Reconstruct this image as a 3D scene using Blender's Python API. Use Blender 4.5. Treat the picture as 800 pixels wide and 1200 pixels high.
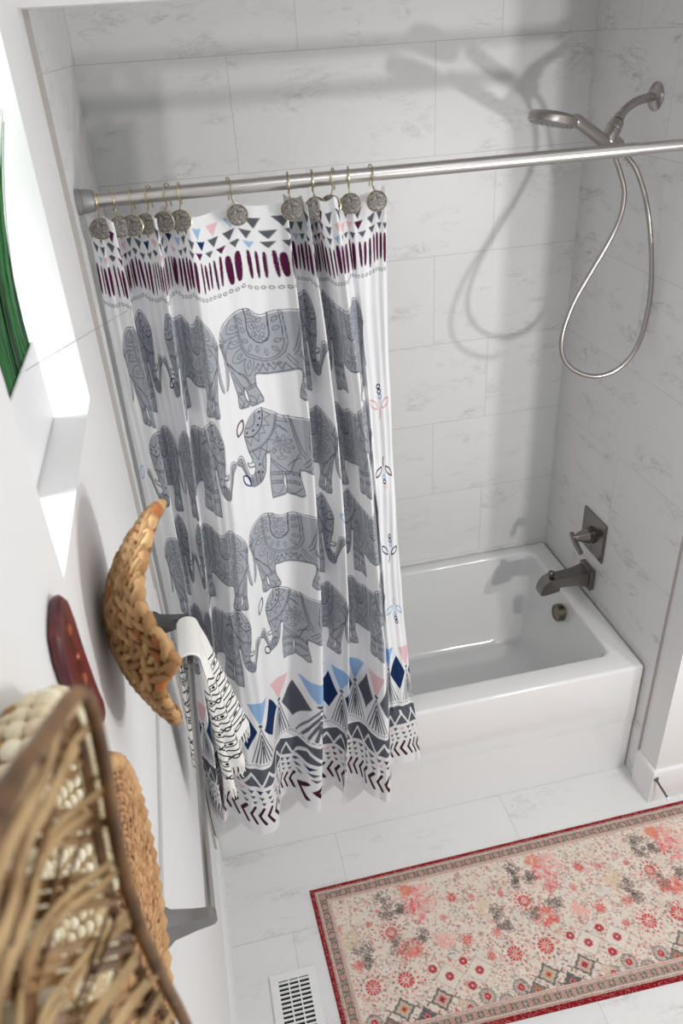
import bpy, bmesh, math, random
import numpy as np
from mathutils import Vector, Matrix

for o in list(bpy.data.objects):
    bpy.data.objects.remove(o, do_unlink=True)
SC = bpy.context.scene
COL = SC.collection

# ------------------------------------------------------------------ camera
YAW, PITCH, ROLL = 0.185033, -0.553148, -0.065285
fwd = Vector((math.sin(YAW) * math.cos(PITCH), math.cos(YAW) * math.cos(PITCH), math.sin(PITCH)))
r0 = Vector((math.cos(YAW), -math.sin(YAW), 0)); u0 = r0.cross(fwd)
rt = r0 * math.cos(ROLL) + u0 * math.sin(ROLL)
up = -r0 * math.sin(ROLL) + u0 * math.cos(ROLL)
cam = bpy.data.cameras.new('camera'); cam_ob = bpy.data.objects.new('camera', cam); COL.objects.link(cam_ob)
M = Matrix((rt, up, -fwd)).transposed().to_4x4()
M.translation = Vector((0.188175, -1.706153, 2.381839))
cam_ob.matrix_world = M
cam.sensor_fit = 'VERTICAL'; cam.sensor_height = 36.0; cam.lens = 904.617 / 1200 * 36.0
cam.clip_start = 0.01
cam.dof.use_dof = True; cam.dof.focus_distance = 2.2; cam.dof.aperture_fstop = 6.0
SC.camera = cam_ob

# ------------------------------------------------------------------ world, lights, exposure
W = bpy.data.worlds.new('world'); SC.world = W; W.use_nodes = True
W.node_tree.nodes['Background'].inputs[0].default_value = (0.97, 0.985, 1.0, 1)
W.node_tree.nodes['Background'].inputs[1].default_value = 0.60

def area(name, loc, target, sx, sy, power, color=(1, 1, 1)):
    l = bpy.data.lights.new(name, 'AREA'); l.shape = 'RECTANGLE'; l.size = sx; l.size_y = sy
    l.energy = power; l.color = color
    o = bpy.data.objects.new(name, l); COL.objects.link(o); o.location = loc
    o.rotation_euler = (Vector(target) - Vector(loc)).to_track_quat('-Z', 'Y').to_euler()
    return o
area('vanity_lamp_light', (1.68, -1.5, 1.56), (1.0, 0.7, 1.4), 0.07, 0.07, 11.5, (1, 0.985, 0.96))
area('vanity_lamp_light', (1.90, -1.5, 1.80), (1.0, 0.7, 1.4), 0.07, 0.07, 11.5, (1, 0.985, 0.96))
area('ceiling_fill_light', (0.9, -1.1, 2.66), (0.9, -1.0, 0), 0.7, 0.7, 5, (1, 1, 1))  # added soft fill from overhead, no fitting modelled there
area('window_daylight', (-0.65, -0.55, 2.35), (0.0, -0.60, 2.1), 0.7, 0.7, 34, (0.97, 0.99, 1))
SC.view_settings.view_transform = 'Standard'
SC.view_settings.look = 'None'
SC.view_settings.gamma = 1.0
SC.view_settings.use_curve_mapping = False
SC.view_settings.exposure = 0.0

# ------------------------------------------------------------------ helpers
def srgb(r, g, b):
    f = lambda c: (c / 255 / 12.92) if c / 255 <= 0.04045 else ((c / 255 + 0.055) / 1.055) ** 2.4
    return (f(r), f(g), f(b))

def tag(o, label=None, cat=None, group=None, kind=None):
    if label: o['label'] = label
    if cat: o['category'] = cat
    if group: o['group'] = group
    if kind: o['kind'] = kind
    return o

def empty(name, loc=(0, 0, 0)):
    o = bpy.data.objects.new(name, None); COL.objects.link(o); o.location = loc
    o.empty_display_size = 0.05
    return o

def link(name, me, mat=None, parent=None, smooth=True, auto=None):
    o = bpy.data.objects.new(name, me); COL.objects.link(o)
    if mat: me.materials.append(mat)
    if smooth:
        me.polygons.foreach_set('use_smooth', [True] * len(me.polygons))
        if auto is not None:
            me.update()
            ang = math.radians(auto)
            bm = bmesh.new(); bm.from_mesh(me)
            for e in bm.edges:
                if len(e.link_faces) == 2 and e.calc_face_angle(0) > ang: e.smooth = False
            bm.to_mesh(me); bm.free()
    if parent:
        o.parent = parent
        o.matrix_parent_inverse = Matrix.Translation(parent.location).inverted()
    return o

def from_bm(name, bm, mat, parent=None, smooth=True, auto=35):
    bmesh.ops.recalc_face_normals(bm, faces=bm.faces)
    me = bpy.data.meshes.new(name); bm.to_mesh(me); bm.free()
    return link(name, me, mat, parent, smooth, auto)

def box(bm, a, b, bev=0, seg=2):
    x0, y0, z0 = a; x1, y1, z1 = b
    vs = [bm.verts.new(p) for p in ((x0, y0, z0), (x1, y0, z0), (x1, y1, z0), (x0, y1, z0), (x0, y0, z1), (x1, y0, z1), (x1, y1, z1), (x0, y1, z1))]
    fs = [bm.faces.new([vs[i] for i in f]) for f in ((0, 3, 2, 1), (4, 5, 6, 7), (0, 1, 5, 4), (1, 2, 6, 5), (2, 3, 7, 6), (3, 0, 4, 7))]
    if bev:
        es = list({e for f in fs for e in f.edges})
        bmesh.ops.bevel(bm, geom=es, offset=bev, segments=seg, affect='EDGES', profile=0.5)

def catmull(P, n, closed=False):
    P = [Vector(p) for p in P]; out = []
    m = len(P)
    segs = m if closed else m - 1
    for i in range(segs):
        if closed: a, b, c, d = P[(i - 1) % m], P[i], P[(i + 1) % m], P[(i + 2) % m]
        else: a, b, c, d = P[max(i - 1, 0)], P[i], P[i + 1], P[min(i + 2, m - 1)]
        for k in range(n):
            t = k / n
            out.append(0.5 * ((2 * b) + (c - a) * t + (2 * a - 5 * b + 4 * c - d) * t * t + (3 * b - a - 3 * c + d) * t ** 3))
    if not closed: out.append(P[-1])
    return out

def tube(bm, pts, rad, seg=16, closed=False, caps=True, shape=None):
    """sweep a round (or given 2-D) profile along pts; rad is a number or list"""
    P = [Vector(p) for p in pts]; n = len(P)
    R = rad if isinstance(rad, (list, tuple)) else [rad] * n
    T = []
    for i in range(n):
        if closed: t = P[(i + 1) % n] - P[(i - 1) % n]
        else: t = P[min(i + 1, n - 1)] - P[max(i - 1, 0)]
        T.append(t.normalized() if t.length > 1e-9 else Vector((0, 0, 1)))
    a = Vector((0, 0, 1)) if abs(T[0].z) < 0.9 else Vector((1, 0, 0))
    N = (a - T[0] * a.dot(T[0])).normalized()
    rings = []
    for i in range(n):
        N = (N - T[i] * N.dot(T[i])).normalized(); B = T[i].cross(N)
        if shape: ring = [bm.verts.new(P[i] + N * sx * R[i] + B * sy * R[i]) for sx, sy in shape]
        else: ring = [bm.verts.new(P[i] + (N * math.cos(2 * math.pi * k / seg) + B * math.sin(2 * math.pi * k / seg)) * R[i]) for k in range(seg)]
        rings.append(ring)
    m = len(rings[0])
    for i in range(n if closed else n - 1):
        A, Bq = rings[i], rings[(i + 1) % n]
        for k in range(m): bm.faces.new((A[k], A[(k + 1) % m], Bq[(k + 1) % m], Bq[k]))
    if caps and not closed:
        bm.faces.new(rings[0][::-1]); bm.faces.new(rings[-1])
    return rings

def lathe(bm, c, axis, prof, seg=32):
    """prof: list of (distance along axis, radius)"""
    c = Vector(c); A = Vector(axis).normalized()
    a = Vector((0, 0, 1)) if abs(A.z) < 0.9 else Vector((1, 0, 0))
    N = (a - A * a.dot(A)).normalized(); B = A.cross(N)
    prev = None
    for h, r in prof:
        if r < 1e-6: ring = [bm.verts.new(c + A * h)]
        else: ring = [bm.verts.new(c + A * h + (N * math.cos(2 * math.pi * k / seg) + B * math.sin(2 * math.pi * k / seg)) * r) for k in range(seg)]
        if prev:
            if len(prev) == 1 and len(ring) > 1:
                for k in range(seg): bm.faces.new((prev[0], ring[k], ring[(k + 1) % seg]))
            elif len(ring) == 1 and len(prev) > 1:
                for k in range(seg): bm.faces.new((prev[k], prev[(k + 1) % seg], ring[0]))
            elif len(ring) > 1:
                for k in range(seg): bm.faces.new((prev[k], prev[(k + 1) % seg], ring[(k + 1) % seg], ring[k]))
        prev = ring

def loft(bm, rings, cap0=True, cap1=True):
    V = [[bm.verts.new(p) for p in r] for r in rings]; m = len(V[0])
    for A, B in zip(V[:-1], V[1:]):
        for k in range(m): bm.faces.new((A[k], A[(k + 1) % m], B[(k + 1) % m], B[k]))
    if cap0: bm.faces.new(V[0][::-1])
    if cap1: bm.faces.new(V[-1])

def rrect(x0, x1, y0, y1, r, z, n=8):
    out = []
    for cx, cy, a0 in ((x1 - r, y0 + r, -90), (x1 - r, y1 - r, 0), (x0 + r, y1 - r, 90), (x0 + r, y0 + r, 180)):
        for k in range(n + 1):
            a = math.radians(a0 + 90 * k / n); out.append((cx + r * math.cos(a), cy + r * math.sin(a), z))
    return out

def np_mesh(name, V, F, mat, parent=None, colors=None, smooth=True):
    me = bpy.data.meshes.new(name)
    V = np.asarray(V, dtype=np.float32); F = np.asarray(F, dtype=np.int32)
    k = F.shape[1]
    me.vertices.add(len(V)); me.vertices.foreach_set('co', V.ravel())
    me.loops.add(F.size); me.loops.foreach_set('vertex_index', F.ravel())
    me.polygons.add(len(F)); me.polygons.foreach_set('loop_start', np.arange(0, F.size, k, dtype=np.int32))
    me.update(calc_edges=True)
    if colors is not None:
        ca = me.color_attributes.new('print', 'BYTE_COLOR', 'POINT')
        c4 = np.ones((len(V), 4), dtype=np.float32); c4[:, :3] = colors
        ca.data.foreach_set('color', c4.ravel())
    o = bpy.data.objects.new(name, me); COL.objects.link(o)
    me.materials.append(mat)
    if smooth: me.polygons.foreach_set('use_smooth', np.ones(len(F), dtype=bool))
    if parent:
        o.parent = parent; o.matrix_parent_inverse = Matrix.Translation(parent.location).inverted()
    return o

# ------------------------------------------------------------------ materials
def mat(name, col=(0.8, 0.8, 0.8), rough=0.5, metal=0.0, **kw):
    m = bpy.data.materials.new(name); m.use_nodes = True
    b = m.node_tree.nodes['Principled BSDF']
    b.inputs['Base Color'].default_value = (*col, 1); b.inputs['Roughness'].default_value = rough
    b.inputs['Metallic'].default_value = metal
    for k, v in kw.items(): b.inputs[k.replace('_', ' ')].default_value = v
    return m

def nodes(m): return m.node_tree.nodes, m.node_tree.links, m.node_tree.nodes['Principled BSDF']

def bump(m, scale, strength, dist=0.002, detail=4, stretch=None):
    N, L, b = nodes(m)
    tc = N.new('ShaderNodeTexCoord'); no = N.new('ShaderNodeTexNoise'); no.inputs['Scale'].default_value = scale; no.inputs['Detail'].default_value = detail
    mp = N.new('ShaderNodeMapping')
    if stretch: mp.inputs['Scale'].default_value = stretch
    L.new(tc.outputs['Object'], mp.inputs[0]); L.new(mp.outputs[0], no.inputs['Vector'])
    bp = N.new('ShaderNodeBump'); bp.inputs['Strength'].default_value = strength; bp.inputs['Distance'].default_value = dist
    L.new(no.outputs['Fac'], bp.inputs['Height']); L.new(bp.outputs[0], b.inputs['Normal'])
    return m

def vary(m, c1, c2, scale=8, stretch=None, lo=0.35, hi=0.65):
    N, L, b = nodes(m)
    tc = N.new('ShaderNodeTexCoord'); mp = N.new('ShaderNodeMapping'); no = N.new('ShaderNodeTexNoise')
    no.inputs['Scale'].default_value = scale; no.inputs['Detail'].default_value = 5
    if stretch: mp.inputs['Scale'].default_value = stretch
    cr = N.new('ShaderNodeValToRGB'); cr.color_ramp.elements[0].position = lo; cr.color_ramp.elements[1].position = hi
    cr.color_ramp.elements[0].color = (*c1, 1); cr.color_ramp.elements[1].color = (*c2, 1)
    L.new(tc.outputs['Object'], mp.inputs[0]); L.new(mp.outputs[0], no.inputs['Vector']); L.new(no.outputs['Fac'], cr.inputs[0]); L.new(cr.outputs[0], b.inputs['Base Color'])
    return m

def printed(name, rough=0.8, trans=0.0, bump_s=0.0):
    m = mat(name, rough=rough); N, L, b = nodes(m)
    a = N.new('ShaderNodeAttribute'); a.attribute_name = 'print'
    L.new(a.outputs['Color'], b.inputs['Base Color'])
    b.inputs['Specular IOR Level'].default_value = 0.2
    if trans:
        out = N['Material Output']; t = N.new('ShaderNodeBsdfTranslucent'); mx = N.new('ShaderNodeMixShader'); mx.inputs[0].default_value = trans
        L.new(a.outputs['Color'], t.inputs['Color']); L.new(b.outputs[0], mx.inputs[1]); L.new(t.outputs[0], mx.inputs[2]); L.new(mx.outputs[0], out.inputs[0])
    if bump_s:
        bump(m, bump_s, 0.25, 0.0006)
    return m

def marble(name, ax, u_off, v_off, w=0.6096, h=0.3048, rough=0.42, c_lo=(0.50, 0.50, 0.505), c_hi=(0.79, 0.79, 0.79), grout=(0.57, 0.57, 0.565), gsize=0.0011, vein=1.0):
    m = mat(name, rough=rough); N, L, b = nodes(m)
    g = N.new('ShaderNodeNewGeometry'); sp = N.new('ShaderNodeSeparateXYZ'); L.new(g.outputs['Position'], sp.inputs[0])
    cu = N.new('ShaderNodeMath'); cu.operation = 'SUBTRACT'; cu.inputs[1].default_value = u_off; L.new(sp.outputs[ax[0]], cu.inputs[0])
    cv = N.new('ShaderNodeMath'); cv.operation = 'SUBTRACT'; cv.inputs[1].default_value = v_off; L.new(sp.outputs[ax[1]], cv.inputs[0])
    cb = N.new('ShaderNodeCombineXYZ'); L.new(cu.outputs[0], cb.inputs[0]); L.new(cv.outputs[0], cb.inputs[1])
    br = N.new('ShaderNodeTexBrick'); br.offset = 1 / 3; br.offset_frequency = 2; br.squash = 1
    br.inputs['Scale'].default_value = 1; br.inputs['Brick Width'].default_value = w; br.inputs['Row Height'].default_value = h
    br.inputs['Mortar Size'].default_value = gsize; br.inputs['Mortar Smooth'].default_value = 0.1
    br.inputs['Color1'].default_value = (0, 0, 0, 1); br.inputs['Color2'].default_value = (1, 1, 1, 1); br.inputs['Mortar'].default_value = (0.5, 0.5, 0.5, 1)
    L.new(cb.outputs[0], br.inputs['Vector'])
    # each tile gets its own stretch of stone
    sh = N.new('ShaderNodeMath'); sh.operation = 'MULTIPLY'; sh.inputs[1].default_value = 7.3; L.new(br.outputs['Color'], sh.inputs[0])
    mp = N.new('ShaderNodeMapping'); mp.inputs['Rotation'].default_value = (0, 0, math.radians(-38)); mp.inputs['Scale'].default_value = (1.0, 2.6, 1)
    L.new(cb.outputs[0], mp.inputs[0])
    def noise(sc, det, dist=0.0, rough_=0.6):
        n = N.new('ShaderNodeTexNoise'); n.noise_dimensions = '4D'; n.inputs['Scale'].default_value = sc; n.inputs['Detail'].default_value = det
        n.inputs['Distortion'].default_value = dist; n.inputs['Roughness'].default_value = rough_
        L.new(mp.outputs[0], n.inputs['Vector']); L.new(sh.outputs[0], n.inputs['W']); return n
    n1 = noise(4.2, 10, 1.4, 0.70)      # veins: the zero crossing of a noise
    ab = N.new('ShaderNodeMath'); ab.operation = 'SUBTRACT'; ab.inputs[1].default_value = 0.5; L.new(n1.outputs['Fac'], ab.inputs[0])
    a2 = N.new('ShaderNodeMath'); a2.operation = 'ABSOLUTE'; L.new(ab.outputs[0], a2.inputs[0])
    r1 = N.new('ShaderNodeMapRange'); r1.inputs['From Min'].default_value = 0.0; r1.inputs['From Max'].default_value = 0.028; r1.inputs['To Min'].default_value = 1; r1.inputs['To Max'].default_value = 0
    L.new(a2.outputs[0], r1.inputs['Value'])
    n2 = noise(5.0, 6, 0.3)            # where veins are strong
    r2 = N.new('ShaderNodeMapRange'); r2.inputs['From Min'].default_value = 0.52; r2.inputs['From Max'].default_value = 0.74; L.new(n2.outputs['Fac'], r2.inputs['Value'])
    n3 = noise(26, 8, 0.8, 0.75)       # broken specks
    r3 = N.new('ShaderNodeMapRange'); r3.inputs['From Min'].default_value = 0.50; r3.inputs['From Max'].default_value = 0.72; L.new(n3.outputs['Fac'], r3.inputs['Value'])
    mu = N.new('ShaderNodeMath'); mu.operation = 'MULTIPLY'; L.new(r2.outputs[0], mu.inputs[0])
    ad = N.new('ShaderNodeMath'); ad.operation = 'MAXIMUM'; L.new(r1.outputs[0], ad.inputs[0]); L.new(r3.outputs[0], ad.inputs[1]); L.new(ad.outputs[0], mu.inputs[1])
    m2 = N.new('ShaderNodeMath'); m2.operation = 'MULTIPLY'; m2.inputs[1].default_value = 0.75 * vein; m2.use_clamp = True; L.new(mu.outputs[0], m2.inputs[0])
    n4 = noise(2.0, 5); cr = N.new('ShaderNodeMixRGB'); L.new(n4.outputs['Fac'], cr.inputs[0])
    cr.inputs[1].default_value = (*[c * 0.955 for c in c_hi], 1); cr.inputs[2].default_value = (*[min(1, c * 1.045) for c in c_hi], 1)
    mv = N.new('ShaderNodeMixRGB'); L.new(m2.outputs[0], mv.inputs[0]); L.new(cr.outputs[0], mv.inputs[1]); mv.inputs[2].default_value = (*[c * 0.55 for c in c_lo], 1)
    mg = N.new('ShaderNodeMixRGB'); L.new(br.outputs['Fac'], mg.inputs[0]); L.new(mv.outputs[0], mg.inputs[1]); mg.inputs[2].default_value = (*grout, 1)
    L.new(mg.outputs[0], b.inputs['Base Color'])
    return m

WALLP = bump(mat('white_wall_paint', (0.80, 0.80, 0.80), 0.55), 60, 0.05, 0.001)
TRIMP = mat('white_trim_paint', (0.82, 0.82, 0.82), 0.35)
CEILP = mat('white_ceiling_paint', (0.82, 0.82, 0.82), 0.8)
M_BACK = marble('marble_tile_back', (0, 2), 0.6169, 0.8264)
M_SIDE = marble('marble_tile_side', (1, 2), 0.5482, 0.8264, grout=(0.62, 0.62, 0.61), vein=1.5)
M_LEFT = marble('marble_tile_left', (1, 2), 0.30, 0.8264)
M_FLOOR = marble('marble_tile_floor', (0, 1), 0.41, 0.0, h=0.3125, c_hi=(0.78, 0.78, 0.775), rough=0.42, vein=0.9)
ACRYL = mat('white_acrylic', (0.80, 0.80, 0.805), 0.12); nodes(ACRYL)[2].inputs['Coat Weight'].default_value = 0.3
NICKEL = mat('brushed_nickel', srgb(178, 172, 168), 0.28, 1.0)
NICKELD = mat('dark_brushed_nickel', srgb(128, 124, 120), 0.26, 1.0)
CHROME = mat('satin_steel', srgb(158, 157, 156), 0.25, 1.0)
RODM = mat('satin_rod_metal', srgb(205, 202, 200), 0.33, 1.0)
GREYCAP = mat('grey_rubber_cap', srgb(150, 150, 150), 0.45, 0.4)
GOLD = mat('pale_gold_wire', srgb(205, 190, 150), 0.3, 1.0)
STONE = mat('hammered_grey_disc', srgb(120, 118, 116), 0.35, 0.7)
GRASS = vary(mat('green_grass', rough=0.5), srgb(8, 52, 24), srgb(48, 128, 60), 14, (1, 1, 0.3))
SOIL = mat('dark_soil', srgb(14, 12, 12), 0.9)
DARK = mat('black_duct_shade', (0.01, 0.01, 0.012), 0.8)  # black that paints the shade below the register slats
GLASS = bpy.data.materials.new('clear_window_glass'); GLASS.use_nodes = True
_n, _l = GLASS.node_tree.nodes, GLASS.node_tree.links
_t = _n.new('ShaderNodeBsdfTransparent'); _g = _n.new('ShaderNodeBsdfGlossy'); _g.inputs['Roughness'].default_value = 0.02
_m = _n.new('ShaderNodeMixShader'); _m.inputs[0].default_value = 0.06
_l.new(_t.outputs[0], _m.inputs[1]); _l.new(_g.outputs[0], _m.inputs[2]); _l.new(_m.outputs[0], _n['Material Output'].inputs[0])

# hammered texture on the discs
def hammered(m):
    N, L, b = nodes(m)
    tc = N.new('ShaderNodeTexCoord'); v = N.new('ShaderNodeTexNoise'); v.inputs['Scale'].default_value = 320; v.inputs['Detail'].default_value = 3
    L.new(tc.outputs['Object'], v.inputs['Vector'])
    bp = N.new('ShaderNodeBump'); bp.inputs['Strength'].default_value = 1.0; bp.inputs['Distance'].default_value = 0.002
    L.new(v.outputs['Fac'], bp.inputs['Height']); L.new(bp.outputs[0], b.inputs['Normal'])
    cr = N.new('ShaderNodeValToRGB'); cr.color_ramp.elements[0].position = 0.38; cr.color_ramp.elements[1].position = 0.66
    cr.color_ramp.elements[0].color = (*srgb(84, 80, 76), 1); cr.color_ramp.elements[1].color = (*srgb(150, 146, 142), 1)
    L.new(v.outputs['Fac'], cr.inputs[0]); L.new(cr.outputs[0], b.inputs['Base Color'])
hammered(STONE)

# ------------------------------------------------------------------ the room
AW, AD, YT = 1.524, 0.790, -0.045      # alcove width, depth, front edge of the tile
ROOM_Y0, ROOM_X1, ROOM_Z1 = -2.9, 2.9, 2.72
def struct(name, boxes, m, bev=0):
    bm = bmesh.new()
    for a, b in boxes: box(bm, a, b, bev)
    o = from_bm(name, bm, m, smooth=bool(bev)); o['kind'] = 'structure'; return o

struct('floor', [((-0.2, ROOM_Y0, -0.1), (ROOM_X1, 0.95, 0))], M_FLOOR)
struct('ceiling', [((-0.2, ROOM_Y0, ROOM_Z1), (ROOM_X1, 0.95, ROOM_Z1 + 0.08))], CEILP)
WY0, WY1, WZ0, WZ1 = -0.915, -0.36, 1.858, 2.50
WT = 0.17
struct('wall_left', [((-WT, ROOM_Y0, 0), (0, WY0, ROOM_Z1)), ((-WT, WY1, 0), (0, 0.95, ROOM_Z1)),
                     ((-WT, WY0, 0), (0, WY1, WZ0)), ((-WT, WY0, WZ1), (0, WY1, ROOM_Z1))], WALLP)
struct('wall_back', [((-0.17, AD, 0), (AW + 0.2, AD + 0.1, ROOM_Z1))], M_BACK)
# tiled side skins of the alcove, with the plain stub beyond the tile
struct('wall_right', [((AW, YT, 0), (AW + 0.012, AD, ROOM_Z1))], M_SIDE)
struct('wall_left_alcove', [((0, YT, 0), (0.004, AD, ROOM_Z1))], M_LEFT)
SE = -0.150                              # front face of the stub wall
struct('wall_front', [((AW + 0.004, SE, 0), (AW + 0.25, YT, ROOM_Z1)), ((AW + 0.012, YT, 0), (AW + 0.25, AD + 0.1, ROOM_Z1)),
                      ((AW + 0.25, SE, 0), (ROOM_X1, SE + 0.1, ROOM_Z1))], WALLP)
struct('wall_east', [((ROOM_X1 - 0.001, ROOM_Y0, 0), (ROOM_X1 + 0.1, SE + 0.1, ROOM_Z1))], WALLP)
struct('trim_4', [((0.0, YT - 0.07, 2.448), (AW + 0.004, YT, ROOM_Z1))], WALLP)       # header over the tub
# metal edge trims where the tile ends
EDGEM = mat('grey_tile_edge', srgb(176, 171, 166), 0.4)
struct('trim_1', [((0.0, YT - 0.010, 0.0), (0.0095, YT - 0.0005, 2.448))], EDGEM)
struct('trim_2', [((AW - 0.002, YT - 0.006, 0.145), (AW + 0.006, YT, 2.448))], EDGEM)
# wall panelling of the left wall up to 1.21 m
struct('trim_5', [((0.0, -2.9, 0.13), (0.003, YT - 0.011, 1.207))], WALLP)
def base_profile(bm, p0, p1, nrm, h=0.138, t=0.014):
    p0, p1, nrm = Vector(p0), Vector(p1), Vector(nrm)
    prof = [(0, 0), (t, 0), (t, h - 0.022), (t - 0.003, h - 0.012), (t - 0.008, h - 0.004), (0.004, h), (0, h)]
    loft(bm, [[p + nrm * a + Vector((0, 0, z)) for a, z in prof] for p in (p0, p1)])
for nm, p0, p1, nr in (('baseboard_left', (0.0, ROOM_Y0, 0), (0.0, -0.002, 0), (1, 0, 0)),):
    bm = bmesh.new(); base_profile(bm, p0, p1, nr); o = from_bm(nm, bm, TRIMP, auto=50); o['kind'] = 'structure'
bm = bmesh.new()
t_ = 0.016; hb = 0.150
prof = [(0, 0), (t_, 0), (t_, hb - 0.016), (t_ - 0.006, hb - 0.004), (0.0, hb)]
ring0 = [(AW + 0.004 - a, -0.056, z) for a, z in prof]
ring1 = [(AW + 0.004 - a, SE - a, z) for a, z in prof]
ring2 = [(ROOM_X1, SE - a, z) for a, z in prof]
loft(bm, [ring0, ring1, ring2]); o = from_bm('baseboard_front', bm, TRIMP, auto=30); o['kind'] = 'structure'

# window in the left wall
wf = empty('window_1', (-0.15, (WY0 + WY1) / 2, WZ0)); wf['kind'] = 'structure'
bm = bmesh.new()
for a, b in (((-0.168, WY0, WZ0), (-0.146, WY0 + 0.022, WZ1)), ((-0.168, WY1 - 0.022, WZ0), (-0.146, WY1, WZ1)),
             ((-0.168, WY0, WZ0), (-0.146, WY1, WZ0 + 0.022)), ((-0.168, WY0, WZ1 - 0.022), (-0.146, WY1, WZ1))): box(bm, a, b, 0.002)
from_bm('window_frame', bm, TRIMP, wf)
bm = bmesh.new(); box(bm, (-0.160, WY0 + 0.02, WZ0 + 0.02), (-0.156, WY1 - 0.02, WZ1 - 0.02)); from_bm('window_glass', bm, GLASS, wf, smooth=False)

# ------------------------------------------------------------------ bathtub
H = 0.505
tub = empty('bathtub', (0.76, 0.39, 0)); tag(tub, 'white acrylic alcove bathtub with a flat front apron between the marble walls', 'bathtub')
bm = bmesh.new()
X0, X1, Y1 = 0.006, 1.519, 0.786
R = []
R.append(rrect(X0, X1, 0.0035, Y1, 0.004, 0.0))
R.append(rrect(X0, X1, 0.0035, Y1, 0.004, 0.235))
R.append(rrect(X0, X1, 0.0025, Y1, 0.004, 0.250))
R.append(rrect(X0, X1, 0.000, Y1, 0.006, 0.262))
R.append(rrect(X0, X1, 0.000, Y1, 0.010, H - 0.012))
for k in range(1, 6):
    a = math.radians(90 * k / 5); R.append(rrect(X0 + 0.011 * (1 - math.cos(a)), X1 - 0.011 * (1 - math.cos(a)), 0.011 * (1 - math.cos(a)), Y1 - 0.002 * (1 - math.cos(a)), 0.010, H - 0.012 + 0.012 * math.sin(a)))
ix0, ix1, iy0, iy1 = 0.085, 1.440, 0.085, 0.742
R.append(rrect(ix0 - 0.012, ix1 + 0.010, iy0 - 0.012, iy1 + 0.006, 0.045, H + 0.0005))
for k in range(1, 6):
    a = math.radians(90 * k / 5)
    R.append(rrect(ix0 - 0.012 + 0.014 * math.sin(a), ix1 + 0.010 - 0.014 * math.sin(a), iy0 - 0.012 + 0.014 * math.sin(a), iy1 + 0.006 - 0.012 * math.sin(a), 0.045, H - 0.014 * (1 - math.cos(a))))
def wall_ring(f, z, r):
    return rrect(ix0 + 0.002 + f * 0.30, ix1 - f * 0.085, iy0 + 0.002 + f * 0.065, iy1 - f * 0.075, r, z)
R.append(wall_ring(0.25, 0.43, 0.06)); R.append(wall_ring(0.6, 0.30, 0.075)); R.append(wall_ring(0.86, 0.19, 0.09))
R.append(wall_ring(1.0, 0.145, 0.10)); R.append(wall_ring(1.18, 0.118, 0.10)); R.append(wall_ring(1.5, 0.108, 0.09)); R.append(wall_ring(2.1, 0.105, 0.06))
loft(bm, R)
from_bm('tub_shell', bm, ACRYL, tub, auto=50)
bm = bmesh.new(); lathe(bm, (1.417, 0.405, 0.443), (-1, 0, 0.12), [(0, 0), (0, 0.034), (0.020, 0.034), (0.024, 0.031), (0.024, 0.027), (0.021, 0.025), (0.021, 0)], 40)
o = from_bm('overflow_cover', bm, mat('aged_nickel', srgb(120, 116, 102), 0.3, 1.0), tub); o['label'] = 'round dark nickel overflow cover'
bm = bmesh.new(); lathe(bm, (1.22, 0.40, 0.1045), (0, 0, 1), [(0, 0), (0, 0.032), (0.004, 0.032), (0.006, 0.028), (0.004, 0.02), (0.004, 0)], 32)
o = from_bm('drain', bm, NICKEL, tub); o['label'] = 'round metal drain'

# ------------------------------------------------------------------ tub spout, valve
sp = empty('tub_spout', (AW, 0.42, 0.585)); tag(sp, 'dark nickel tub spout with a square base on the marble wall above the tub rim', 'tub spout')
bm = bmesh.new(); box(bm, (AW - 0.022, 0.375, 0.548), (AW - 0.0005, 0.462, 0.636), 0.004); from_bm('base_plate', bm, NICKELD, sp)
bm = bmesh.new()
secs = [(AW - 0.018, 0.036, 0.560, 0.624), (AW - 0.06, 0.028, 0.569, 0.617), (AW - 0.10, 0.025, 0.572, 0.615), (AW - 0.128, 0.025, 0.573, 0.614),
        (AW - 0.130, 0.025, 0.556, 0.614), (AW - 0.165, 0.025, 0.550, 0.613), (AW - 0.180, 0.025, 0.547, 0.606), (AW - 0.195, 0.024, 0.547, 0.588), (AW - 0.203, 0.023, 0.548, 0.566)]
loft(bm, [[(x, 0.42 - w, z0), (x, 0.42 + w, z0), (x, 0.42 + w, z1), (x, 0.42 - w, z1)] for x, w, z0, z1 in secs])
bmesh.ops.bevel(bm, geom=[e for e in bm.edges if len(e.link_faces) == 2 and e.calc_face_angle(0) > 0.9], offset=0.003, segments=2, affect='EDGES')
from_bm('spout_body', bm, NICKELD, sp)
bm = bmesh.new(); lathe(bm, (AW - 0.158, 0.42, 0.612), (0, 0, 1), [(0, 0.006), (0.010, 0.006), (0.010, 0.011), (0.022, 0.012), (0.025, 0.009), (0.025, 0)], 20); from_bm('diverter_knob', bm, NICKELD, sp)

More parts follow.
